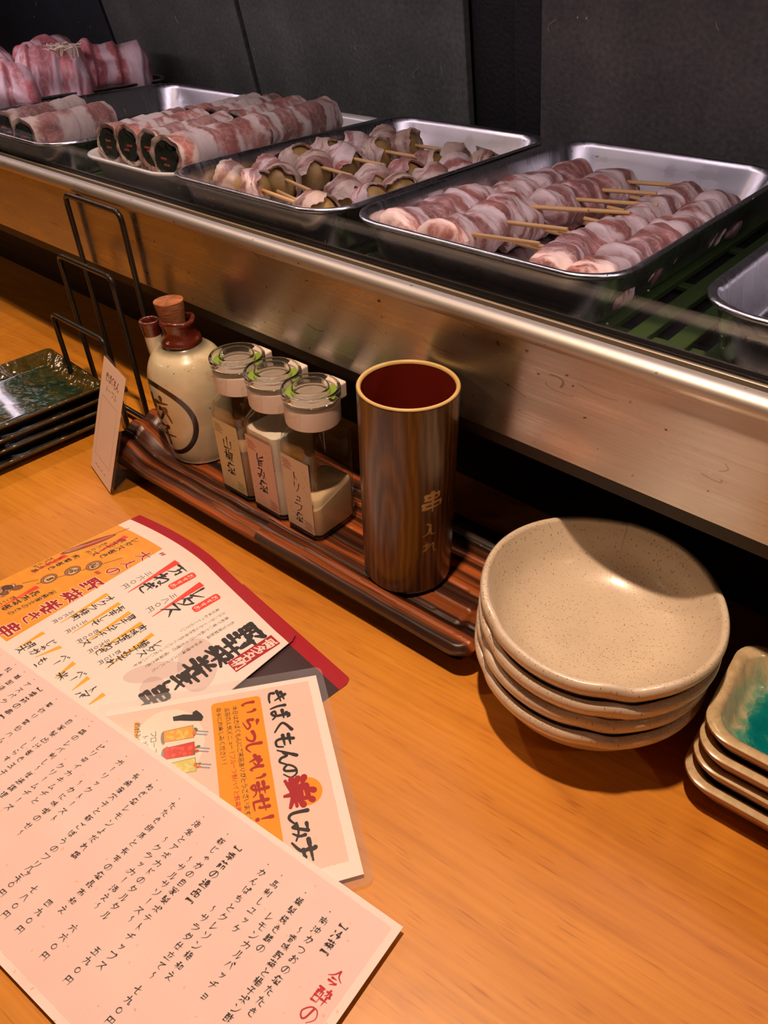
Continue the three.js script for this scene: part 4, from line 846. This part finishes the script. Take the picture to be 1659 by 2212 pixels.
{ // stack of four turquoise dishes at the right edge
  const w = 0.125, d = 0.088, c = canvas(768, 540, (c, W, H) => {
    c.fillStyle = '#cdb78f'; c.fillRect(0, 0, W, H);
    for (let i = 0; i < 700; i++) { c.fillStyle = ['rgba(160,138,98,.16)', 'rgba(226,206,168,.2)'][i % 2]; c.beginPath(); c.ellipse(rnd() * W, rnd() * H, rr(4, 40), rr(4, 30), rnd() * 3, 0, 7); c.fill(); }
    for (let k = 0; k < 3; k++) for (let i = 0; i < 420; i++) { const s = [0.38, 0.34, 0.29][k]; const x = W * (0.5 + rr(-s, s)), y = H * (0.5 + rr(-s, s)); c.fillStyle = [['rgba(120,160,130,.14)', 'rgba(90,150,130,.14)'], ['rgba(20,130,125,.2)', 'rgba(40,140,120,.2)'], ['rgba(0,120,124,.36)', 'rgba(0,100,108,.34)']][k][i % 2]; c.beginPath(); c.ellipse(x, y, rr(8, 40), rr(8, 40), rnd() * 3, 0, 7); c.fill(); }
    c.strokeStyle = 'rgba(60,60,40,.28)'; c.lineWidth = 0.8; for (let i = 0; i < 60; i++) { let x = rnd() * W, y = rnd() * H; c.beginPath(); c.moveTo(x, y); for (let k = 0; k < 4; k++) { x += rr(-30, 30); y += rr(-30, 30); c.lineTo(x, y); } c.stroke(); }
  });
  const m = phys({ map: tex(c), roughness: 0.25, clearcoat: 0.9, clearcoatRoughness: 0.07 }), clay = phys({ map: field(256, 256, (u, v) => { const k = 1 + 0.3 * fbm(u * 4, v * 60, 3); return [0.72 * k, 0.56 * k, 0.40 * k]; }), roughness: 0.4, clearcoat: 0.4, clearcoatRoughness: 0.2 });
  const warp = (x, y, z) => [x + 0.001 * noise(z * 30, y * 40, 1), y + (y > 0.01 ? 0.0014 * noise(x * 26, z * 20, 3) + 6 * y * (x * x / 0.5) * 0.05 : 0), z + 0.001 * noise(x * 30, 5, y * 40)];
  const t = thing('dish', 'rounded rectangular dish with turquoise glazed pool, topmost of its stack', 'dish', [0.0305, 0.0395, -0.3445], 0.055, 'stack of turquoise dishes');
  part('body', rectVessel(w, d, [[0.020, 0, 0.012], [0.0175, 0.0004, 0.014], [0.010, 0.0065, 0.016], [0.0022, 0.0195, 0.018], [0.0002, 0.0232, 0.018], [0.0004, 0.0250, 0.018]], 8, warp, [1, 0]), clay, t);
  part('glaze', rectVessel(w, d, [[0.0004, 0.0250, 0.018], [0.0022, 0.0262, 0.018], [0.0052, 0.0262, 0.017], [0.0080, 0.0242, 0.016], [0.0138, 0.0115, 0.014], [0.018, 0.0060, 0.013], [0.028, 0.0048, 0.01]], 8, warp, [0, 1]), m, t);
  ['dish rim directly under the turquoise topmost dish', 'third dish down in the stack at the right edge', 'bottom dish of the stack at the right edge, on the counter'].forEach((l, i) => copyOf(t, [0.0305 + [0.0008, 0.0012, 0.0002][i], 0.0395 - 0.0131 * (i + 1), -0.3445 + [0.003, 0.004, 0.0068][i]], 0.055 + [0.01, -0.008, 0.012][i], l));
}
// ---------------------------------------------------------------- food case: mats, trays, meat
{ // green slatted plastic mats on the case floor
  const m = std({ color: lin(0.036, 0.072, 0.013), roughness: 0.5 }), slat = rbox(0.0138, 0.006, 0.36, 0.0012), rib = rbox(0.232, 0.004, 0.010, 0.001), base = thing('slatted_mat', 'green slatted plastic mat in the case, its front showing between the two right trays', 'mat', [-0.118, 0.2055, -0.60], 0, 'green mats under the trays');
  for (let i = 0; i < 9; i++) { const s = part('slat', slat, m, base); s.position.set(-0.104 + i * 0.026, 0.0085, 0); }
  for (let i = 0; i < 4; i++) { const s = part('rib', rib, m, base); s.position.set(0, 0.0045, -0.165 + i * 0.105); }
  const lab = ['green slatted mat under the tray of long skewers', 'green slatted mat under the tray of wrapped ball skewers', 'green slatted mat under the white enamel tray', 'green slatted mat under the left steel tray'];
  [-0.356, -0.594, -0.832, -1.07].forEach((x, i) => copyOf(base, [x, 0.2055, -0.60], 0, lab[i]));
}
const MAT_Y = 0.2171;
const stainless = phys({ color: lin(0.60, 0.59, 0.61), metalness: 1, roughness: 0.9, roughnessMap: steelRough, bumpMap: brushedBump, bumpScale: 0.00003 });
const enamel = phys({ color: lin(0.66, 0.64, 0.57), roughness: 0.3, clearcoat: 0.6 });
function foodTray(label, mat, cx, cz, w, d, h) {
  const t = thing('food_tray', label, 'tray', [cx, MAT_Y, cz], 0, 'food trays behind the glass');
  const g = rectVessel(w, d, [[0.0265, 0.0002, 0.020], [0.024, 0, 0.021], [0.0185, 0.0016, 0.025], [0.0155, 0.0055, 0.027], [0.0066, h - 0.007, 0.033], [0.0052, h - 0.0042, 0.034], [0.0012, h - 0.0042, 0.0375], [0, h - 0.0025, 0.038], [0.0004, h - 0.0008, 0.038], [0.0018, h, 0.037], [0.0044, h - 0.0004, 0.035], [0.0062, h - 0.002, 0.0335], [0.0076, h - 0.006, 0.0325], [0.0165, 0.0062, 0.0265], [0.0192, 0.0024, 0.0245], [0.025, 0.0009, 0.0205], [0.034, 0.0008, 0.015]], 8);
  planarUV(g, 0.25, 0.25); part('body', g, mat, t); return t;
}
const TH = 0.0435;
foodTray('steel tray of striped pork skewers in two rows, right of the middle', stainless, -0.2925, -0.573, 0.230, 0.345, TH);
foodTray('steel tray of pork wrapped ball skewers with sticks sticking out', stainless, -0.5265, -0.565, 0.222, 0.345, TH - 0.001);
foodTray('white enamel tray of long leaf filled pork logs', enamel, -0.7285, -0.572, 0.176, 0.335, 0.034);
foodTray('steel tray with two pale pork logs, left of the white tray', stainless, -0.9735, -0.561, 0.278, 0.350, TH - 0.004);
foodTray('steel tray cut off by the right edge of the picture', stainless, -0.019, -0.580, 0.230, 0.345, TH);
foodTray('hidden edged steel tray under the heap of pink pork bundles', stainless, -1.28, -0.600, 0.270, 0.345, TH - 0.004);
const FLOOR = MAT_Y + 0.001;

const meatBump = field(256, 256, (u, v) => 0.5 + 0.45 * fbm(u * 6, v * 26, 2, 4), false);
// pork belly: fat and lean bands that run round the roll
function porkMap(lean, fat, bands, k) {
  return field(384, 384, (u, v) => {
    const cu = Math.cos(u * 2 * PI), su = Math.sin(u * 2 * PI), warp = 0.16 * fbm(cu * 0.9 + k, su * 0.9, v * 2.2, 3) + 0.03 * fbm(cu * 5, su * 5 + k, v * 7, 2), x = (v + warp) * bands;
    const b = 1.5 * noise(x * 1.35, k, 0.6 * cu) + 0.6 * noise(x * 3.4, k + 4, 0.9 * su) + 0.08 + 0.25 * fbm(cu * 4, su * 4, v * 26, 2), f = sstep(b, -0.28, 0.36), fine = fbm(cu * 3, su * 3 + k, v * 60, 3);
    const vein = Math.pow(Math.max(0, 1 - Math.abs(fbm(cu * 2.4 + k, su * 2.4, v * 12, 3)) * 13), 1.5) * (1 - f);
    return mixc(lean.map((c) => c * (1 + 0.20 * fine + 0.28 * noise(cu * 1.5, su * 1.5 + k, v * 4))), fat.map((c) => c * (1 + 0.09 * fine)), clamp(f + 0.5 * vein, 0, 1));
  });
}
const pork = (lean, fat, bands, k) => phys({ map: porkMap(lean, fat, bands, k), roughness: 0.46, clearcoat: 0.22, clearcoatRoughness: 0.28, bumpMap: meatBump, bumpScale: 0.0005, sheen: 0.2, sheenColor: lin(1, 0.8, 0.75), sheenRoughness: 0.6 });

const LEAN = [0.61, 0.42, 0.385], FAT = [0.86, 0.765, 0.73];
const porkMats = [0, 1, 2, 3].map((i) => pork(mixc(LEAN, [0.64, 0.38, 0.32], i / 3), FAT, [3.0, 3.7, 3.3, 4.2][i], 11.3 * i + 2));
const palePork = [pork([0.60, 0.41, 0.37], [0.80, 0.72, 0.66], 2.6, 60), pork([0.58, 0.40, 0.36], [0.80, 0.73, 0.66], 3.2, 71)];
const tanPork = [pork([0.56, 0.40, 0.34], [0.76, 0.66, 0.58], 2.6, 60), pork([0.60, 0.42, 0.36], [0.78, 0.68, 0.61], 3.2, 71)];
const logMats = [pork([0.64, 0.41, 0.36], [0.82, 0.745, 0.69], 5.0, 81), pork([0.60, 0.43, 0.385], [0.81, 0.745, 0.69], 6.0, 93)];
const pinkPork = [pork([0.78, 0.44, 0.45], [0.93, 0.80, 0.81], 4.4, 31), pork([0.80, 0.50, 0.51], [0.93, 0.80, 0.82], 5.2, 44)];

// a rolled slice: lumpy cylinder along z with overlapping turns and tucked ends
function rollGeometry(len, rx, ry, k, turns = 3.2, lump = 1) {
  const N = 56, M = 44, rows = [], tilt = 0.25 * noise(k, 3.1, 0.7);
  for (let i = 0; i <= M; i++) {
    const s = i / M, e = Math.abs(s * 2 - 1), cap = Math.pow(Math.max(0, 1 - Math.pow(e, 7)), 0.42), zz = (s - 0.5) * len;
    rows.push(Array.from({ length: N + 1 }, (_, j) => {
      const a = (j / N) * 2 * PI, w = ((s * turns + a / (2 * PI) + 0.35 * noise(s * 3, k, 5)) % 1 + 1) % 1, step = 0.085 * (w < 0.12 ? w / 0.12 : 1 - (w - 0.12) / 0.88) - 0.04, ca = Math.cos(a), sa = Math.sin(a);
      const r = cap * (1 + lump * (step + 0.19 * noise(ca * 1.0 + k, sa * 1.0, s * 1.8) + 0.07 * noise(ca * 2.2 + k, sa * 2.2, s * 3.4) + 0.018 * noise(ca * 6, sa * 6 + k, s * 12)) + tilt * (s - 0.5) - 0.10 * Math.max(0, e - 0.75));
      return [rx * r * ca, ry * r * sa * (sa < 0 ? 0.94 : 1), zz * (1 + 0.03 * noise(ca * 2, sa * 2, k)) ];
    }));
  }
  return grid(rows, { flip: true });
}
const rolls = [0, 1, 2, 3, 4, 5].map((k) => rollGeometry(0.0425, 0.0236, 0.0185, 3.7 * k + 1, 1.5 + 0.4 * (k % 3), 1.1));
const stick = (len) => { const g = cyl(0.0018, 0.0018, len, 8).rotateZ(PI / 2).translate(len / 2, 0, 0); return g; };
// skewers lie along +x from their first roll; the group's origin is on the tray floor
function porkSkewer(label, x, z, turn, stickLen, k, y = 0.0195, group = 'pork belly skewers in the right tray', dir = 1) {
  const t = thing('pork_skewer', label, 'skewer', [x, FLOOR, z], turn, group); if (dir < 0) t.scale.set(0.85, 1, 1);
  const a = part('roll', rolls[k % 6], porkMats[k % 4], t); a.position.set(0, y, 0); a.rotation.set(rr(-0.12, 0.12), rr(-0.1, 0.1) + (k % 2 ? PI : 0), rr(-0.3, 0.3));
  const b = part('roll', rolls[(k + 2) % 6], porkMats[(k + 1) % 4], t); b.position.set(dir * 0.0425, y - 0.0004, rr(-0.003, 0.003)); b.rotation.set(rr(-0.1, 0.1), rr(-0.1, 0.1) + (k % 3 ? PI : 0), rr(-0.3, 0.3));
  const s = part('stick', stick(stickLen), stickMat, t); s.position.set(dir > 0 ? -0.012 : 0.012, y + 0.001, 0.001); s.rotation.set(0, dir > 0 ? 0 : PI, 0.01);
  return t;
}
{ // left row, front to back
  const z = [-0.456, -0.4965, -0.538, -0.5805, -0.621, -0.6625], x = [-0.3845, -0.3815, -0.380, -0.366, -0.362, -0.356], sl = [0.134, 0.130, 0.150, 0.142, 0.12, 0.118], turn = [0.05, 0.06, 0.28, 0.20, 0.18, 0.12];
  const l = ['front skewer of the left row, its stick pointing at the right row', 'second pork skewer from the front in the left row', 'third pork skewer from the front in the left row, its long stick reaching across', 'fourth pork skewer from the front in the left row', 'fifth pork skewer from the front in the left row', 'rearmost pork skewer of the left row, its stick against the back wall of the tray'];
  z.forEach((q, i) => { const t = porkSkewer(l[i], x[i], q, 0, sl[i], i), s = t.children[2]; s.position.y += 0.0035; s.rotation.set(0, turn[i] * 0.6, 0.075); if (i === 2) { const d = part('stick', stick(0.118), stickMat, t); d.position.set(-0.012, s.position.y + 0.001, 0.0045); d.rotation.set(0, turn[i] * 0.6, 0.07); } });
  // right row, sticks tucked under the left row's
  const zr = [-0.452, -0.4935, -0.5345, -0.5755, -0.616, -0.657], lr = ['front skewer of the right row, nearest the right rim', 'second pork skewer from the front in the right row', 'third pork skewer from the front in the right row', 'fourth pork skewer from the front in the right row', 'fifth pork skewer from the front in the right row', 'rearmost pork skewer of the right row'];
  zr.forEach((q, i) => porkSkewer(lr[i], -0.2100, q, 0, 0.105, i + 7, 0.0180, undefined, -1));
  [[-0.333, -0.474, 0.055, 0.0, 0.006], [-0.322, -0.518, 0.05, 0.02, 0.008], [-0.318, -0.556, 0.05, 0.05, 0.01], [-0.308, -0.600, 0.05, 0.0, 0.008], [-0.303, -0.636, 0.06, 0.03, 0.006]].forEach(([x, q, len, a, y], i) => {
    const t = thing('pork_skewer', ['stick end of a lower skewer beside the tray front', 'stick end of a lower skewer under the second skewer', 'stick end of a lower skewer under the long stick', 'stick end of a lower skewer in the middle of the tray', 'stick end of a lower skewer near the back'][i], 'skewer', [x, FLOOR, q], 0, 'pork belly skewers in the right tray');
    part('stick', stick(len), stickMat, t).position.y = y;
    const r = part('roll', rolls[i], porkMats[i % 4], t); r.scale.set(0.34, 0.42, 0.5); r.position.set(-0.004, 0.0085, 0);
  });
}
// ---- balls wrapped in pork on sticks
const ballMat = phys({ map: field(256, 256, (u, v) => { const k = 0.5 + 0.8 * fbm(u * 5, v * 4, 2, 4), b = fbm(u * 26, v * 20, 5, 2); return mixc([0.56, 0.42, 0.20], [0.74, 0.61, 0.36], clamp(k + 0.2 * b, 0, 1)); }), roughness: 0.55, clearcoat: 0.15, clearcoatRoughness: 0.4 });
const balls = [0, 1, 2].map((k) => { const g = new THREE.SphereGeometry(0.0176, 28, 20), p = g.attributes.position; for (let i = 0; i < p.count; i++) { const v = V3(p.getX(i), p.getY(i), p.getZ(i)), n = 1 + 0.07 * noise(v.x * 70 + k * 5, v.y * 70, v.z * 70); p.setXYZ(i, v.x * n, v.y * n, v.z * n); } g.computeVertexNormals(); return g; });
const wraps = [0, 1, 2, 3].map((k) => { // a loose ragged belt of meat, its axis along x
  const N = 72, M = 14, out = [], inn = [], P = (j, i, off) => {
    const a = (j / N) * 2 * PI, s = (i / M) * 2 - 1, ed = (k % 2 ? 0.34 : 0.47) + 0.34 * noise(Math.cos(a) * 1.3 + k * 3, Math.sin(a) * 1.3, s > 0 ? 2 : 7) + 0.07 * noise(Math.cos(a) * 5, Math.sin(a) * 5, s * 3 + k), lat = s * ed * 1.25;
    const flare = 0.10 * Math.pow(Math.abs(s), 3), n = 1.07 + flare + off + 0.07 * noise(Math.cos(a) * 2 + k, Math.sin(a) * 2, s * 2.2) + 0.03 * noise(Math.cos(a) * 7, Math.sin(a) * 7 + k, s * 6);
    const R = 0.0172 * n; return [R * Math.sin(lat) * 1.25, R * Math.cos(lat) * Math.cos(a), R * Math.cos(lat) * Math.sin(a)];
  };
  for (let i = 0; i <= M; i++) { out.push([]); inn.push([]); for (let j = 0; j <= N; j++) { out[i].push(P(j, i, 0.05)); inn[i].push(P(j, i, -0.06)); } }
  const uv = (i, j) => [j / N, i / M * 0.6 + k * 0.2];
  return merge([grid(out, { uv }), grid(inn, { uv, flip: true }), grid([inn[0], out[0]], { uv: (i, j) => [j / N, 0.3] }), grid([out[M], inn[M]], { uv: (i, j) => [j / N, 0.8] })]);
});
function ballSkewer(label, x, z, turn, n, stickLen, k, y = 0.0195, tilt = 0) {
  const t = thing('ball_skewer', label, 'skewer', [x, FLOOR, z], turn, 'wrapped ball skewers in the middle tray');
  for (let i = 0; i < n; i++) {
    const b = part('ball', balls[(k + i) % 3], ballMat, t); b.position.set(i * 0.036, y, 0); b.rotation.set(rnd() * 6, rnd() * 6, 0);
    const w = part('wrap', wraps[(k + i * 3) % 4], (k + i) % 3 === 1 ? porkMats[k % 4] : tanPork[(k + i) % 2], b.parent); w.position.set(i * 0.036 + 0.001, y, 0); w.rotation.set(rnd() * 6, rr(-0.7, 0.7), rr(-0.6, 0.6));
  }
  if (stickLen) { const s = part('stick', stick(stickLen), stickMat, t); s.position.set(-0.010, y + 0.004, 0); s.rotation.z = tilt + 0.03; }
}
[[-0.612, -0.4575, -0.10, 2, 0.128, 'front left wrapped ball skewer, its two balls at the corner', 0.0215, -0.05], [-0.606, -0.498, -0.34, 2, 0.12, 'second wrapped ball skewer from the front on the left', 0.021, 0.02], [-0.612, -0.545, -0.24, 2, 0.118, 'third wrapped ball skewer from the front on the left', 0.022, 0.02], [-0.612, -0.588, -0.22, 2, 0.120, 'fourth wrapped ball skewer from the front on the left', 0.022, 0.03], [-0.606, -0.630, -0.14, 2, 0.118, 'fifth wrapped ball skewer on the left, half behind the log tray', 0.022, 0.02], [-0.604, -0.672, -0.06, 2, 0.112, 'rearmost wrapped ball skewer, bright pink at the back of the tray', 0.022, 0.0],
  [-0.480, -0.4465, 2.9, 1, 0.085, 'front ball of the right side, its open end facing the glass', 0.018, -0.03], [-0.454, -0.489, 3.0, 2, 0.07, 'right side wrapped ball skewer second from the front', 0.019, 0], [-0.456, -0.532, 3.05, 2, 0.07, 'right side wrapped ball skewer third from the front', 0.020, 0], [-0.452, -0.574, 3.0, 2, 0.07, 'right side wrapped ball skewer fourth from the front', 0.020, 0], [-0.454, -0.616, 3.1, 2, 0.07, 'right side wrapped ball skewer with a bare brown ball', 0.020, 0], [-0.454, -0.658, 3.1, 2, 0.06, 'rear right wrapped ball skewer by the rim', 0.019, 0]]
  .forEach(([x, z, a, n, sl, l, y, tl], i) => ballSkewer(l, x, z, a, n, sl, i, y, tl));
// ---- long logs: a striped wrap with leaves showing at the ends
const leafMat = std({ map: field(128, 128, (u, v) => { const k = 0.5 + fbm(u * 14, v * 14, 3, 3); return mixc([0.02, 0.035, 0.025], [0.10, 0.20, 0.05], clamp(k, 0, 1)); }), roughness: 0.6, side: THREE.DoubleSide }), redBit = std({ color: lin(0.32, 0.05, 0.03), roughness: 0.5 });
function logWrap(len, r, k) {
  const N = 48, M = 60, P = (s, a, off) => { const w = ((s * 5 + a / (2 * PI)) % 1 + 1) % 1, step = 0.06 * (w < 0.1 ? w / 0.1 : 1 - (w - 0.1) / 0.9) - 0.03, e = Math.pow(Math.abs(s * 2 - 1), 10); const R = r * (off + step + 0.07 * noise(Math.cos(a) * 1.3 + k, Math.sin(a) * 1.3, s * 3) + 0.03 * noise(Math.cos(a) * 4, Math.sin(a) * 4 + k, s * 14) + 0.05 * e); return [R * Math.cos(a), R * Math.sin(a), (s - 0.5) * len + 0.004 * e * noise(Math.cos(a) * 2, Math.sin(a) * 2, k)]; };
  const row = (s, off) => Array.from({ length: N + 1 }, (_, j) => P(s, (j / N) * 2 * PI, off)), out = [], f = [], b = [];
  for (let i = 0; i <= M; i++) out.push(row(i / M, 1));
  for (let i = 0; i <= 4; i++) { f.push(row(1 - (i > 1 ? (i - 1) * 0.035 : 0), i ? 0.80 - 0.02 * i : 1)); b.push(row((i > 1 ? (i - 1) * 0.035 : 0), i ? 0.80 - 0.02 * i : 1)); }
  return merge([grid(out, { flip: true }), grid(f, { flip: true, uv: (i, j) => [j / N, 0.1 * i] }), grid(b, { uv: (i, j) => [j / N, 0.1 * i] })]);
}
const logs = [0, 1, 2].map((k) => logWrap(0.118, 0.0212, k * 4 + 1));
function filling(k) {
  const list = [], g = new THREE.SphereGeometry(0.0165, 20, 14), p = g.attributes.position;
  for (let i = 0; i < p.count; i++) { const n = 1 + 0.25 * noise(p.getX(i) * 160 + k, p.getY(i) * 160, p.getZ(i) * 160); p.setXYZ(i, p.getX(i) * n, p.getY(i) * n, p.getZ(i) * n * 0.45); } g.computeVertexNormals(); list.push(g);
  for (let i = 0; i < 7; i++) { const rows = [0, 1, 2, 3].map((q) => Array.from({ length: 7 }, (_, j) => { const a = i * 0.9 + k + (j - 3) * 0.16, R = 0.006 + q * 0.0035; return [R * Math.cos(a), R * Math.sin(a), 0.003 + 0.0016 * q + 0.0022 * noise(j * 0.8 + i * 3, q * 0.7, k)]; })); list.push(grid(rows)); }
  return merge(list);
}
const fills = [filling(1), filling(6)];
function log(label, x, y, z, turn, k, mats = logMats, group = 'leaf filled pork logs in the white tray', scale = 1, tilt = 0) {
  const t = thing('pork_log', label, 'meat roll', [x, y, z], turn, group); t.scale.setScalar(scale); t.rotation.order = 'YXZ'; t.rotation.x = tilt;
  const w = part('wrap', logs[k % 3], mats[k % mats.length], t); w.rotation.z = k * 1.3;
  const f = part('filling', fills[k % 2], leafMat, t); f.position.z = 0.0515; f.rotation.z = k; const q = part('filling', fills[(k + 1) % 2], leafMat, t); q.position.z = -0.0515; q.rotation.set(0, PI, k);
  for (let i = 0; i < 2; i++) part('carrot_shred', rbox(0.009, 0.0022, 0.006, 0.0008, 0, 0, 0), redBit, t).position.set(rr(-0.006, 0.006), rr(-0.006, 0.006), 0.0565);
}
{
  const lab = ['front pork log on top, its leafy end open to the glass', 'second front pork log from the right, dark leaves and red in its end', 'third front pork log from the right, leafy end showing', 'front pork log at the left rim, a dark leaf curling out'];
  [[-0.670, 0.259, -0.484, 0.06], [-0.7165, 0.2605, -0.4885, 0.08], [-0.7545, 0.2605, -0.4855, 0.10], [-0.7905, 0.258, -0.4835, 0.12]].forEach(([x, y, z, a], i) => log(lab[i], x, y, z, a, i, logMats, undefined, i ? 0.9 : 1.04));
  const back = ['rear pork log behind the front one, reddish with wide pale stripes', 'second rear pork log, next to the reddish one', 'third rear pork log in the white tray', 'rear pork log at the left of the white tray'];
  [[-0.6815, 0.2595, -0.6085], [-0.7235, 0.2605, -0.604], [-0.762, 0.2595, -0.602], [-0.7945, 0.258, -0.597]].forEach(([x, y, z], i) => log(back[i], x, y, z, 0.09, i + 1, logMats, undefined, i ? 0.92 : 1.0));
  const low = ['lower pork log under the front ones, at the right', 'lower pork log under the front ones, in the middle', 'lower pork log under the front ones, at the left'];
  [[-0.682, -0.482], [-0.7235, -0.484], [-0.765, -0.484]].forEach(([x, z], i) => log(low[i], x, FLOOR + 0.0145, z, 0.03, i, palePork, undefined, 0.68));
  [[-0.682, -0.602], [-0.7235, -0.602], [-0.765, -0.602]].forEach(([x, z], i) => log(['lower rear pork log under the striped ones, at the right', 'lower rear pork log under the striped ones, in the middle', 'lower rear pork log under the striped ones, at the left'][i], x, FLOOR + 0.0145, z, 0.03, i + 1, palePork, undefined, 0.68));
  log('pale striped pork log in the left steel tray, near its left wall', -1.062, FLOOR + 0.022, -0.498, 0.22, 1, palePork, 'pale pork logs in the left steel tray', 1.05);
  log('pale pork log in the left steel tray, lying nearest the white tray', -0.985, FLOOR + 0.022, -0.489, 0.16, 2, palePork, 'pale pork logs in the left steel tray', 1.08);
}
{ // heap of big pink bundles
  const big = [0, 1, 2, 3].map((k) => rollGeometry(0.115, 0.052, 0.044, 9 + 5 * k, 2.3 + 0.5 * k, 1.7));
  [[-1.170, 0.040, -0.500, -0.42, 0, 'large pink pork bundle in front, at the left edge of the picture', 0.84], [-1.190, 0.043, -0.592, -0.5, 1, 'large pink pork bundle in the middle of the heap with pale mushrooms on top', 0.92], [-1.200, 0.048, -0.696, -0.36, 2, 'large pink pork bundle at the right rear of the heap', 0.98], [-1.315, 0.044, -0.54, 0.2, 3, 'pink pork bundle at the far left of the heap', 0.95], [-1.33, 0.044, -0.66, 0.4, 2, 'pink pork bundle behind the far left one', 0.95]].forEach(([x, y, z, a, k, l, s], i) => {
    const t = thing('pork_bundle', l, 'meat roll', [x, FLOOR + y, z], a, 'pink pork bundles heaped at the left'); t.scale.setScalar(s);
    part('wrap', big[k], pinkPork[i % 2], t).rotation.z = i * 1.7;
    if (i === 1) { const g = []; for (let j = 0; j < 60; j++) { const a2 = rr(-0.9, 0.9), x2 = rr(-0.022, 0.022), z2 = rr(-0.045, 0.01); g.push(tube([[x2, 0.040, z2], [x2 + 0.004 * a2, 0.050 + rr(0, 0.004), z2 + rr(-0.004, 0.004)], [x2 + 0.010 * a2, 0.052 + rr(-0.002, 0.006), z2 + rr(-0.012, 0.012)]], 0.0011, 6, 5)); } const m = part('mushroom_tuft', merge(g), std({ color: lin(0.90, 0.76, 0.55), roughness: 0.6 }), t); m.userData.kind = 'stuff'; }
  });
  const t = thing('pork_roll', 'pale end of a pork roll in the tray at the right edge of the picture', 'meat roll', [-0.048, FLOOR + 0.019, -0.478], 0.5); part('wrap', rolls[1], porkMats[1], t);
}
renderer.render(scene, camera);
